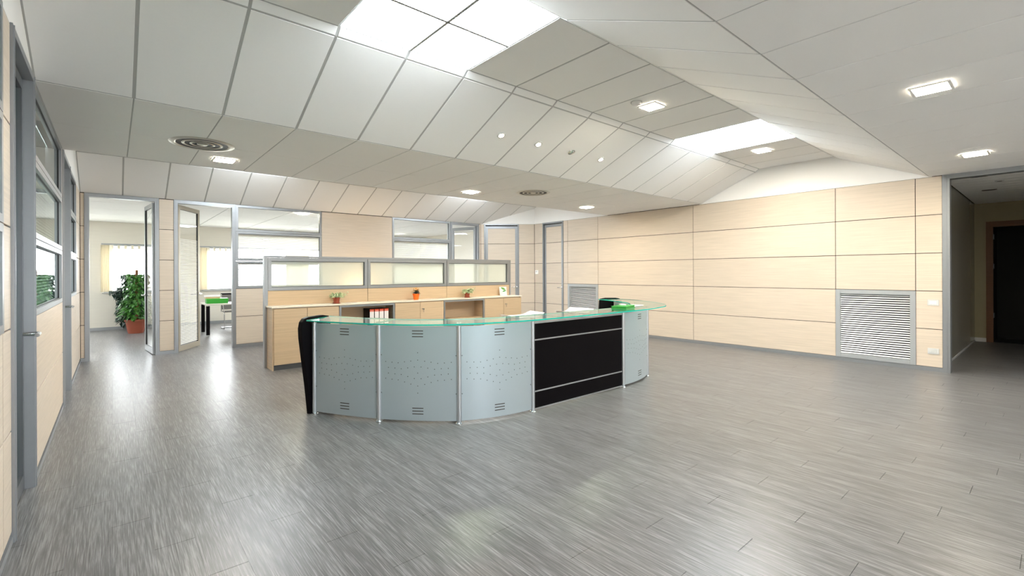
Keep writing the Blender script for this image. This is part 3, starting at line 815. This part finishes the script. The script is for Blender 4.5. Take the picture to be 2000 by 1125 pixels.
# partition screen behind the cabinets
PY0, PY1 = 7.995, 8.075
FP = ((0, PY0), (1, 0), (0, -1))
t = empty('partition_screen', (4.28, 8.035, 0), 'low aluminium-framed partition screen with three glass panes behind the cabinets', 'partition')
q = MB(); q.box(1.775, 1.825, PY0-.005, PY1+.005, 0, 1.745); q.build('post', M_ALU, t)
q = MB(); q.box(6.745, 6.785, PY0-.005, PY1+.005, 0, 1.745); q.build('post', M_ALU, t)
q = MB(); q.box(1.825, 6.745, PY0-.005, PY1+.005, 1.715, 1.745); q.build('top_rail', M_ALU, t)
xs = [1.825, 3.444, 5.098, 6.745]
for a, b in zip(xs[:-1], xs[1:]):
    f = MB(); f.ring(FP, a+.004, b-.004, -.075, .004, 1.198, 1.712, .05); fo = f.build('pane_frame', M_ALU, t)
    g = MB(); g.fbox(FP, a+.05, b-.05, -.042, -.036, 1.245, 1.665); g.build('pane', M_FROST, fo)
    gs = MB(); gs.ring(FP, a+.054, b-.054, -.05, -.028, 1.248, 1.662, .007); gs.build('gasket', M_BLACKF, fo)
    fpiece('panel', FP, a+.004, b-.004, -.012, 0, .05, 1.192, M_CABWOOD, t)
    fpiece('rear_panel', FP, a+.004, b-.004, -.078, -.066, .05, 1.192, M_MAPLE, t)
q = MB(); q.box(1.825, 6.745, PY0+.012, PY1-.012, 0, 1.20); q.build('core', M_JOINT, t)
# hidden uplighter washing the blank panel
t = empty('uplighter', (4.35, 10.35, 0), 'small floor uplighter behind the partition screen', 'lamp')
q = MB(); q.lathe((4.35, 10.35, 0), [(.12, 0), (.12, .02), (.015, .03), (.015, .85), (.03, .87), (.10, .96), (.095, .96), (.03, .89)], 20); q.build('stand', M_ALU, t, smooth=True)
q = MB(); q.lathe((4.35, 10.35, .90), [(.03, 0), (.04, .03)], 12); q.build('bulb', emis('uplighter_bulb', (1, .70, .42), 620), t)

# binders
def binder(x0, x1, label):
    t = empty('binder', ((x0+x1)/2, 7.83, .566), label, 'binder', 'orange-topped binders in the open cabinet')
    q = MB(); q.box(x0, x1, 7.69, 7.95, .566, .846); q.build('cover', M_BLACK, t)
    q = MB(); q.box(x0+.004, x1-.004, 7.688, 7.69, .58, .800); q.build('spine_label', M_PAPER, t)
    q = MB(); q.box(x0+.004, x1-.004, 7.687, 7.69, .800, .842); lb = q.build('spine_cap', M_RED, t)
    q = MB(); q.box(x0+.014, x1-.014, 7.6862, 7.687, .812, .817); q.build('print_line', M_PAPER, lb)
for i, lab in enumerate(('leftmost', 'second from the left', 'third from the left', 'rightmost')):
    binder(3.345+i*.089, 3.345+i*.089+.083, '%s white-spined binder with a red-orange top' % lab)

# ------------------------------------------------------------------ reception desk
P = [Vector((1.590, 5.040)), Vector((1.985, 4.350)), Vector((2.540, 3.770)), Vector((3.345, 3.590))]
XM = 4.130
def mir(p): return Vector((2*XM-p[0], p[1]))
POSTS = P + [mir(p) for p in reversed(P)]
desk = empty('reception_desk', (XM, 4.3, 0), 'curved silver and black reception desk with a glass counter top', 'desk')
BOW = [.018, .030, .055]
def arc(a, b, bow, n=14):
    """bowed line from a to b, bulging to the outside (right-hand side looking a->b is outside)"""
    dv = (b-a); L = dv.length; t = dv/L; nrm = Vector((t.y, -t.x))
    out = nrm if nrm.dot((a+b)/2 - Vector((XM, 5.2))) > 0 else -nrm
    return [a + dv*(i/n) + out*bow*4*(i/n)*(1-i/n) for i in range(n+1)], out, t, L
HOLES = [(468,406),(468,477),(245,498),(290,503),(334,507),(378,496),(421,487),(265,555),(311,558),(355,564),(400,553),(445,543),(468,601),
         (265,609),(311,615),(355,619),(400,637),(445,655),(245,661),(290,668),(334,672),(378,690),(421,709),(468,726),(468,794)]
HL = set()
for hx, hy in HOLES:
    sf = (hx-195)/(468-195)*.5; zf = .945 - (hy-152)/906*.915
    HL.add((sf, zf)); HL.add((1-sf, zf))
def strip(path, out_off0, out_off1, z0, z1, centre=Vector((XM, 5.2))):
    """solid following a plan path between two offsets along local normals"""
    q = MB(); n = len(path); A = []; B = []
    for i, p in enumerate(path):
        t = (path[min(i+1, n-1)] - path[max(i-1, 0)]).normalized(); nr = Vector((t.y, -t.x))
        if nr.dot(p - centre) < 0: nr = -nr
        A.append(p + nr*out_off0); B.append(p + nr*out_off1)
    b = 0
    q.v = [Vector((v.x, v.y, z)) for z in (z0, z1) for L_ in (A, B) for v in L_]
    for i in range(n-1):
        a0, a1, b0, b1 = i, i+1, n+i, n+i+1
        q.f += [(a0, a1, b1, b0), (2*n+a0, 2*n+b0, 2*n+b1, 2*n+a1), (a0, 2*n+a0, 2*n+a1, a1), (b0, b1, 2*n+b1, 2*n+b0)]
        q.mi += [0, 0, 1, 1]
    for e in (0, n-1):
        q.f.append((e, n+e, 3*n+e, 2*n+e)); q.mi.append(1)
    return q
for i in range(7):
    a, b = POSTS[i], POSTS[i+1]
    if i == 3: continue
    bow = BOW[i] if i < 3 else BOW[6-i]
    path, out, t, L = arc(a, b, bow)
    o = strip(path, -.012, 0, .028, .945).build('front_panel', M_SILVER, desk, smooth=True)
    def at(sf, off):
        j = min(int(sf*14), 13); p = path[j].lerp(path[j+1], sf*14-j); return p + out*off
    # dark plates and discs standing in for shaded slits and holes; also screws
    for zc_ in (.872, .122):
        for k in (-1, 0, 1):
            q = MB(); z = zc_+k*.028; m = 6
            for j in range(m):
                sa, sb = .5+(-.055+.11*j/m)/L, .5+(-.055+.11*(j+1)/m)/L
                p0, p1, m0, m1 = at(sa, .0012), at(sb, .0012), at(sa, -.002), at(sb, -.002)
                q.hexa([(v.x, v.y, zz) for zz in (z-.004, z+.004) for v in (p0, p1, m1, m0)])
            q.build('slot', M_DARKHOLE, o)
    q = MB()
    for sf, z in HL:
        p = at(sf, 0.0); q.lathe((p.x, p.y, z), [(.0042, -.001), (.0042, .0008)], 8, axis=(out.x, out.y, 0))
    tag(q.build('perforation', M_DARKHOLE, o), kind='stuff')
    for sf in (.035, .965):
        for z in (.29, .66):
            q = MB(); p = at(sf, 0); q.lathe((p.x, p.y, z), [(.006, -.001), (.005, .003)], 10, axis=(out.x, out.y, 0)); q.build('screw', M_ALU_D, o)
# straight black section
a, b = POSTS[3], POSTS[4]
for z0, z1 in ((.03, .200), (.214, .743), (.757, .922)):
    q = MB(); q.box(a.x+.02, b.x-.02, a.y, a.y+.018, z0, z1); q.build('black_panel', M_BLACK, desk, bevel=.001)
for z0, z1 in ((.200, .214), (.743, .757), (.922, .945), (.016, .03)):
    q = MB(); q.box(a.x+.02, b.x-.02, a.y-.004, a.y+.016, z0, z1); q.build('metal_strip', M_POST, desk)
for p in POSTS:
    c = (p.x, p.y)
    q = MB(); q.lathe((*c, .014), [(.023, 0), (.023, .936)], 18); po = q.build('post', M_POST, desk, smooth=True)
    q = MB(); q.lathe((*c, 0), [(.036, 0), (.036, .008), (.026, .016)], 18); q.build('foot', M_CHROME, po, smooth=True)
    q = MB(); q.lathe((*c, .950), [(.014, 0), (.014, .020), (.024, .022), (.024, .034)], 16); q.build('standoff', M_CHROME, po, smooth=True)
q = MB(); q.lathe((4.13, 3.60, .945), [(.014, 0), (.014, .022), (.026, .024), (.026, .039)], 16); q.build('standoff', M_CHROME, desk, smooth=True)
# glass counter top: outer and inner outlines
outer = [(1.47,4.90),(1.58,4.60),(1.70,4.36),(1.86,4.08),(2.07,3.80),(2.38,3.565),(2.74,3.445),(3.12,3.375),(3.60,3.36),(4.13,3.355)]
inner = [(1.82,5.22),(1.95,4.86),(2.07,4.62),(2.22,4.36),(2.42,4.14),(2.66,3.97),(2.92,3.86),(3.24,3.80),(3.64,3.785),(4.13,3.78)]
outer = [Vector(p) for p in outer]; inner = [Vector(p) for p in inner]
outer = outer + [mir(p) for p in reversed(outer[:-1])]; inner = inner + [mir(p) for p in reversed(inner[:-1])]
def smooth_path(pts, m=5):
    out = []
    for i in range(len(pts)-1):
        p0 = pts[max(i-1, 0)]; p1 = pts[i]; p2 = pts[i+1]; p3 = pts[min(i+2, len(pts)-1)]
        for k in range(m):
            t = k/m
            out.append(.5*((2*p1)+(p2-p0)*t+(2*p0-5*p1+4*p2-p3)*t*t+(3*p1-p0-3*p2+p3)*t**3))
    out.append(pts[-1]); return out
so, si = smooth_path(outer), smooth_path(inner)
def glass_piece(i0, i1):
    q = MB(); A = so[i0:i1+1]; B = si[i0:i1+1]; n = len(A); z0, z1 = .982, .996
    q.v = [Vector((v.x, v.y, z)) for z in (z0, z1) for L_ in (A, B) for v in L_]
    for i in range(n-1):
        a0, a1, b0, b1 = i, i+1, n+i, n+i+1
        q.f += [(a0, a1, b1, b0), (2*n+a0, 2*n+b0, 2*n+b1, 2*n+a1), (a0, 2*n+a0, 2*n+a1, a1), (b0, b1, 2*n+b1, 2*n+b0)]
        q.mi += [0, 0, 1, 1]
    for e in (0, n-1):
        q.f.append((e, n+e, 3*n+e, 2*n+e)); q.mi.append(1)
    q.build('glass_top', [M_GTOP, M_GEDGE], desk)
N_ = len(so)-1
seam1 = min(range(N_+1), key=lambda i: (so[i]-Vector((1.81, 4.16))).length)
seam2 = min(range(N_+1), key=lambda i: (so[i]-Vector((4.86, 3.36))).length)
glass_piece(0, seam1); glass_piece(seam1, seam2); glass_piece(seam2, N_)
# black end gables
def end_gable(post, tang, outw):
    prof = [(.03, .0), (.045, .12), (.075, .35), (.115, .60), (.145, .80), (.150, .90), (.135, .965), (.10, 1.0), (.04, 1.012), (-.16, 1.015), (-.25, 1.0), (-.27, .96), (-.30, .5), (-.31, 0)]
    q = MB(); n = len(prof)
    for off in (.024, .075):
        for s_, z in prof:
            p = post + outw*s_ + tang*off; q.v.append(Vector((p.x, p.y, z)))
    q.f.append(tuple(range(n))); q.f.append(tuple(n+i for i in reversed(range(n)))); q.mi += [0, 0]
    for i in range(n):
        k = (i+1) % n; q.f.append((i, k, n+k, n+i)); q.mi.append(0)
    q.build('end_panel', M_BLACK, desk, bevel=.006)
tg = (P[0]-P[1]).normalized(); ow = Vector((-tg.y, tg.x)); ow = ow if ow.x < 0 else -ow
end_gable(P[0], tg, ow); end_gable(mir(P[0]), Vector((-tg.x, tg.y)), Vector((-ow.x, ow.y)))
# inner worktop and its supports
wp = []
for i in range(7):
    pth = arc(POSTS[i], POSTS[i+1], 0 if i == 3 else (BOW[i] if i < 3 else BOW[6-i]))[0]
    wp += pth if i == 0 else pth[1:]
strip(wp, -.62, -.03, .715, .742).build('worktop', [M_CABWOOD, M_CABWOOD], desk)
for i in (1, 2, 5, 6):
    p = POSTS[i]; t = (POSTS[i+1]-POSTS[i-1]).normalized(); nr = Vector((t.y, -t.x)); nr = nr if nr.dot(p-Vector((XM, 5.2))) < 0 else -nr
    F = ((p.x, p.y), (nr.x, nr.y), (t.x, t.y)); q = MB(); q.fbox(F, .03, .56, -.012, .012, 0, .715); q.build('support_panel', M_SILVER, desk)

# things on and in the desk
def rot_box(name, c, dims, ang, mat, parent=None, bevel=0):
    F = ((c[0], c[1]), (math.cos(ang), math.sin(ang)), (-math.sin(ang), math.cos(ang)))
    q = MB(); q.fbox(F, -dims[0]/2, dims[0]/2, -dims[1]/2, dims[1]/2, c[2], c[2]+dims[2]); return q.build(name, mat, parent, bevel=bevel)
t = empty('green_binder', (5.02, 3.66, .997), 'flat green binder lying on the right of the glass counter', 'binder')
rot_box('cover', (5.02, 3.66, .997), (.36, .20, .006), .30, M_GREEN, t)
rot_box('page_block', (5.02, 3.66, 1.003), (.345, .185, .022), .30, M_GREEN, t)
rot_box('cover', (5.02, 3.66, 1.025), (.36, .20, .005), .30, M_GREEN, t)
o = rot_box('note_pad', (5.06, 3.70, 1.031), (.09, .07, .014), .9, M_PAPER); tag(o, 'small pale note block on the green binder', 'note pad')
def sheets(name, c, ang, n, label, parent_mat=M_PAPER, w=.30, h=.21, curl=.03):
    t = empty(name, c, label, 'paper')
    for k in range(n):
        q = MB(); a = ang + random.uniform(-.25, .25); dx, dy = random.uniform(-.03, .03), random.uniform(-.02, .02); m = 8
        for s_ in range(m+1):
            f = s_/m; z = c[2] + .0015 + k*.004 + curl*max(0, f-.6)**2*4 + curl*.6*max(0, .25-f)**2*8
            for e in (-.5, .5):
                lx, ly = (f-.5)*w, e*h
                q.v.append(Vector((c[0]+dx+lx*math.cos(a)-ly*math.sin(a), c[1]+dy+lx*math.sin(a)+ly*math.cos(a), z)))
        for s_ in range(m):
            b = s_*2; q.f.append((b, b+2, b+3, b+1)); q.mi.append(0)
        o_ = q.build('sheet', parent_mat, t); md = o_.modifiers.new('thickness', 'SOLIDIFY'); md.thickness = .002
    return t
sheets('paper_sheet', (5.42, 3.80, .997), .3, 2, 'white sheets beside the green binder on the glass counter', curl=.005, w=.28, h=.18)
def tray(x, y, z0, h, label, ang):
    t = empty('document_tray', (x, y, z0), label, 'tray')
    rot_box('case', (x, y, z0), (.36, .27, h), ang, simple('putty_plastic', (.45, .42, .38), .5), t, bevel=.006)
    rot_box('lid', (x, y, z0+h), (.34, .25, .008), ang, M_SWITCH, t)
tray(3.62, 4.04, .742, .185, 'desktop machine under the left pile of papers', -.1)
tray(4.46, 4.00, .742, .200, 'desktop machine under the right pile of papers', .1)
sheets('paper_sheet', (3.64, 4.10, .936), -.1, 4, 'loose white sheets seen over the middle of the counter', w=.42, h=.29, curl=.07)
sheets('paper_sheet', (4.44, 3.99, .951), .15, 4, 'loose white sheets in front of the far grille', w=.38, h=.27, curl=.06)

# ------------------------------------------------------------------ small plants on the worktop
def pot(c, r0, r1, h, mat, t, saucer=False):
    z = c[2]
    if saucer:
        q = MB(); q.lathe((c[0], c[1], z), [(r0+.006, 0), (r0+.020, .014), (r0+.014, .014), (r0, .004)], 24); q.build('saucer', mat, t, smooth=True); z += .006
    q = MB(); q.lathe((c[0], c[1], z), [(r0, 0), (r1-.004, h-.022), (r1+.003, h-.020), (r1+.004, h), (r1-.005, h), (r1-.007, h-.015)], 24); q.build('pot', mat, t, smooth=True)
    q = MB(); q.lathe((c[0], c[1], z+h-.016), [(r1-.008, 0), (r1-.012, .003)], 16); q.build('soil', M_SOIL, t)
    return z + h
def spider_plant(c, label, sc_=1.0, lean=.06):
    t = empty('potted_plant', c, label, 'plant')
    zt = pot(c, .045*sc_, .055*sc_, .095*sc_, M_TERRA, t, True)
    q = MB()
    for k in range(80):
        a = random.uniform(0, 2*PI); el = random.uniform(.1, 1.2); L = random.uniform(.07, .155)*sc_
        base = Vector((c[0]+math.cos(a)*.03*random.random(), c[1]+math.sin(a)*.03*random.random(), zt-.01))
        mid = base + Vector((math.cos(a)*math.cos(el), math.sin(a)*math.cos(el), math.sin(el)))*L*.6
        q.leaf(base, mid-base, (0, 0, 1), L, .022*sc_, .25)
        for j in range(3):
            d_ = Vector((math.cos(a+random.uniform(-1,1)), math.sin(a+random.uniform(-1,1)), random.uniform(-.2, .6)))
            q.leaf(mid, d_, (0, 0, 1), random.uniform(.03, .055)*sc_, .028*sc_, .3)
    tag(q.build('foliage', M_LEAF_P, t), kind='stuff')
    q = MB()
    for k in range(18):
        a = random.uniform(0, 2*PI); r = random.uniform(.01, .06)*sc_
        p = Vector((c[0]+math.cos(a)*r, c[1]+math.sin(a)*r, zt+random.uniform(0, .06)*sc_))
        q.leaf(p, (math.cos(a), math.sin(a), .2), (0, 0, 1), .045*sc_, .028*sc_, .3)
    tag(q.build('inner_foliage', M_LEAF, t), kind='stuff')
    q = MB()
    for k in range(3):
        s_ = [Vector((c[0], c[1], zt-.01)), Vector((c[0]+.06+.02*k, c[1]-.01*k, zt+.06)), Vector((c[0]+.12+.03*k, c[1]-.03, zt+.035+.03*k))]
        q.tube(s_, .0018, 5)
        for j in range(9):
            p = s_[1].lerp(s_[2], j/8) + Vector((0, 0, random.uniform(-.05, .01)))
            q.leaf(p, (random.uniform(-1,1), random.uniform(-1,1), random.uniform(-.6,.4)), (0,0,1), .04*sc_, .022*sc_, .3)
    tag(q.build('runner', M_LEAF_P, t), kind='stuff')
spider_plant((2.82, 7.80, .963), 'pale trailing plant in a red-brown pot at the left of the worktop')
spider_plant((5.46, 7.80, .963), 'pale trailing plant in a red-brown pot at the right of the worktop')
c = (4.30, 7.80, .963)
t = empty('potted_plant', c, 'small dark plant with yellow flowers in a bright orange pot', 'plant')
zt = pot(c, .045, .062, .115, M_ORANGE, t)
q = MB(); q2 = MB()
for k in range(60):
    a = random.uniform(0, 2*PI); r = random.uniform(.0, .04); z = zt + random.uniform(-.01, .07)
    q.leaf((c[0]+math.cos(a)*r, c[1]+math.sin(a)*r, z), (math.cos(a), math.sin(a), random.uniform(-.1, .6)), (0,0,1), random.uniform(.04, .085), .032, .2)
for k in range(22):
    a = random.uniform(0, 2*PI); r = random.uniform(.0, .05); z = zt + random.uniform(.05, .10)
    q2.lathe((c[0]+math.cos(a)*r, c[1]+math.sin(a)*r, z), [(.004, 0), (.010, .006), (.004, .012)], 6)
tag(q.build('foliage', M_LEAF_D, t), kind='stuff'); tag(q2.build('flowers', simple('yellow_orange_petals', (.8, .35, .03), .6), t), kind='stuff')
# leaf-print card
t = empty('leaflet_card', (6.46, 7.86, .963), 'white card printed with a green leaf at the right of the worktop', 'card')
FK = ((6.40, 7.90), (.96, -.28), (-.28, -.96))
q = MB(); q.hexa([fpt(FK, 0, 0, .963), fpt(FK, .17, 0, .963), fpt(FK, .17, -.006, .963), fpt(FK, 0, -.006, .963),
                  fpt(FK, 0, -.04, 1.155), fpt(FK, .17, -.04, 1.155), fpt(FK, .17, -.046, 1.155), fpt(FK, 0, -.046, 1.155)]); cd = q.build('card', M_PAPER, t)
def card_leaf(s0, z0, s1, z1, w, mat):
    q = MB(); pts = []
    n = 8
    for sgn in (1, -1):
        for i in (range(n+1) if sgn == 1 else range(n-1, 0, -1)):
            f = i/n; s_ = s0+(s1-s0)*f; z = z0+(z1-z0)*f; k = w*math.sin(PI*f)*sgn
            L = math.hypot(s1-s0, z1-z0); s_ += -(z1-z0)/L*k; z += (s1-s0)/L*k
            pts.append(fpt(FK, s_, .003-.21*(z-.963), z))
    q.poly(pts); o_ = q.build('leaf_print', mat, cd)
card_leaf(.03, 1.14, .145, 1.085, .022, M_LEAF)
card_leaf(.06, 1.05, .16, 1.075, .014, M_GREEN)
q = MB(); q.hexa([fpt(FK, .02, .03, .963), fpt(FK, .15, .03, .963), fpt(FK, .15, .034, .963), fpt(FK, .02, .034, .963),
                  fpt(FK, .04, .012, 1.04), fpt(FK, .12, .012, 1.04), fpt(FK, .12, .016, 1.04), fpt(FK, .04, .016, 1.04)]); q.build('folded_front', M_PAPER, t)

# ------------------------------------------------------------------ office plant seen through the left doorway
c = (.42, 14.95, 0)
t = empty('climbing_plant', c, 'tall green plant on a moss pole in a terracotta pot beyond the left doorway', 'plant')
q = MB(); q.lathe(c, [(.15, 0), (.165, .05), (.205, .30), (.225, .30), (.228, .345), (.205, .345), (.20, .31)], 28); q.build('pot', simple('terracotta', (.30, .075, .04), .5), t, smooth=True)
q = MB(); q.lathe((c[0], c[1], .30), [(.20, 0), (.19, .01)], 20); q.build('soil', M_SOIL, t)
q = MB(); q.lathe((c[0]+.02, c[1], .30), [(.032, 0), (.030, 1.24), (.020, 1.27)], 10); q.build('moss_pole', simple('coir_pole', (.22, .09, .04), .9, noise=.4, scale=80), t)
q = MB()
for k in range(760):
    z = random.uniform(.34, 1.47); a = random.uniform(0, 2*PI); R = .20 + (.06 if z < .8 else 0)
    r = R*random.random()**.4
    p = Vector((c[0]+math.cos(a)*r, c[1]+math.sin(a)*r, z))
    q.leaf(p, (math.cos(a), math.sin(a), random.uniform(-.7, .2)), (0,0,1), random.uniform(.07, .13), random.uniform(.05, .085), .4)
for k in range(10):
    a = random.uniform(2.2, 4.4); q.leaf((c[0]+math.cos(a)*.2, c[1]+math.sin(a)*.2, .45+.02*k), (math.cos(a), math.sin(a), .3), (0,0,1), .22, .11, .5)
tag(q.build('foliage', M_LEAF_M, t), kind='stuff')
t = empty('plant_shade', (.42, 15.78, 0), 'dark leaf mass standing in for shadow behind the moss-pole plant', 'plant')  # added mass: shadow in the foliage put into dark leaf colour
q = MB(); q.lathe((.42, 15.78, 0), [(.15, 0), (.19, .28), (.17, .28)], 20); q.build('pot', M_BLACK, t, smooth=True)
q = MB()
for k in range(900):
    z = random.uniform(.15, 1.46); wl = .36 if .82 < z < 1.0 else (.27 if z < .82 else .30)
    x_ = .47 + random.uniform(-1, 1)*(.30 if z < 1.15 else .26) - (.06 if z < 1.05 else 0)
    if .85 < z < 1.1: x_ -= random.uniform(0, .16)
    q.leaf((x_, 15.78+random.uniform(-.16, .16), z), (random.uniform(-1,1), random.uniform(-1,.3), random.uniform(-.6,.2)), (0,0,1), .15, .11, .4)
tag(q.build('foliage', M_LEAF_D, t), kind='stuff')

# ------------------------------------------------------------------ office table, box and chairs
t = empty('office_table', (2.5, 13.5, 0), 'pale office table on black legs, seen through the second doorway', 'table')
q = MB(); q.box(1.66, 3.30, 13.05, 13.98, .715, .74); q.build('table_top', simple('pale_table_top', (.62, .58, .52), .4), t)
for x_, y_ in ((1.70, 13.10), (1.70, 13.90), (3.25, 13.10), (3.25, 13.90)):
    q = MB(); q.box(x_-.035, x_+.035, y_-.035, y_+.035, .012, .70); lg = q.build('leg', M_BLACK, t)
    q = MB(); q.lathe((x_, y_, 0), [(.025, 0), (.025, .012)], 10); q.lathe((x_, y_, .70), [(.03, 0), (.03, .015)], 10); q.build('leg_cap', M_CHROME, lg)
t = empty('box_file', (1.95, 13.55, .74), 'bright green box file on the office table', 'box')
q = MB(); q.box(1.72, 2.17, 13.42, 13.68, .74, .855); q.build('case', simple('bright_green_box', (.02, .30, .02), .5), t)
q = MB(); q.box(1.715, 2.175, 13.415, 13.685, .845, .862); q.build('lid', simple('green_lid', (.10, .50, .08), .5), t)
t = empty('paper_stack', (1.86, 13.55, .863), 'tan and cream stack lying on the green box file', 'paper')
q = MB(); q.box(1.70, 2.0, 13.45, 13.66, .863, .90); q.build('folder', M_BOXTAN, t)
q = MB(); q.box(1.69, 2.01, 13.44, 13.67, .90, .935); q.build('sheets', M_PAPER, t)
t = empty('open_folder', (2.55, 13.4, .741), 'white open folder on the right of the office table', 'folder')
rot_box('cover', (2.48, 13.40, .741), (.34, .26, .03), .3, M_PAPER, t); rot_box('cover', (2.52, 13.42, .771), (.30, .22, .03), .5, M_PAPER, t)
def cantilever(x, y, ang, label):
    t = empty('cantilever_chair', (x, y, 0), label, 'chair', 'cantilever chairs at the office table')
    ca, sa = math.cos(ang), math.sin(ang)
    def w(a, b, z): return Vector((x + a*ca - b*sa, y + a*sa + b*ca, z))   # b forward
    for s in (-.24, .24):
        q = MB(); q.tube([w(s, -.22, .44), w(s, -.21, .90), ], .011)
        q.tube([w(s, -.22, .92), w(s, -.23, .46), w(s, .20, .44), w(s, .24, .40), w(s, .24, .05), w(s, .20, .015), w(s, -.24, .015)], .012)
        q.build('side_frame', M_CHROME, t, smooth=True)
        q = MB(); q.tube([w(s, -.20, .66), w(s*1.08, .12, .66), w(s*1.08, .18, .62), w(s, .20, .45)], .010); q.build('armrest', M_CHROME, t, smooth=True)
    q = MB(); q.tube([w(-.24, -.24, .015), w(.24, -.24, .015)], .012); q.build('floor_bar', M_CHROME, t, smooth=True)
    q = MB(); q.hexa([w(-.23, -.21, .44), w(.23, -.21, .44), w(.23, .23, .45), w(-.23, .23, .45), w(-.23, -.21, .47), w(.23, -.21, .47), w(.23, .23, .475), w(-.23, .23, .475)]); q.build('seat', M_GREYPL, t, bevel=.008)
    q = MB(); q.hexa([w(-.23, -.25, .50), w(.23, -.25, .50), w(.23, -.235, .50), w(-.23, -.235, .50), w(-.23, -.30, .93), w(.23, -.30, .93), w(.23, -.285, .93), w(-.23, -.285, .93)]); q.build('backrest', M_GREYPL, t, bevel=.005)
    q = MB(); q.hexa([w(-.24, -.31, .90), w(.24, -.31, .90), w(.24, -.28, .90), w(-.24, -.28, .90), w(-.24, -.315, .94), w(.24, -.315, .94), w(.24, -.285, .94), w(-.24, -.285, .94)]); q.build('top_rail', M_BLACK, t)
cantilever(2.45, 14.45, PI, 'grey chrome-framed chair behind the office table')
cantilever(2.66, 12.95, .15, 'grey chrome-framed chair nearer the doorway at the office table')
# fill lights added to brighten the offices; the downlight is a real fitting
def office_fill(x, y, label):
    t = empty('office_fill_light', (x, y, 2.84), label, 'ceiling light')
    q = MB(); q.box(x-.30, x+.30, y-.60, y+.60, 2.820, 2.842); q.build('housing', M_WHITE, t)
    q = MB(); q.box(x-.27, x+.27, y-.57, y+.57, 2.814, 2.820); q.build('diffuser', M_PANEL_E, t)
office_fill(4.9, 12.2, 'added office fill light beyond the blank maple panel')
office_fill(5.2, 13.6, 'added office fill light beyond the right-hand window')
downlight(3.3, 11.2, 2.838, 'lit square downlight seen through the upper glass of the left window')
office_fill(-1.8, 11.8, 'added office fill light far left near the doorway')
office_fill(-1.8, 14.2, 'added office fill light far left near the windows')
office_fill(8.75, 11.25, 'added office fill light behind the right end of the partition wall')
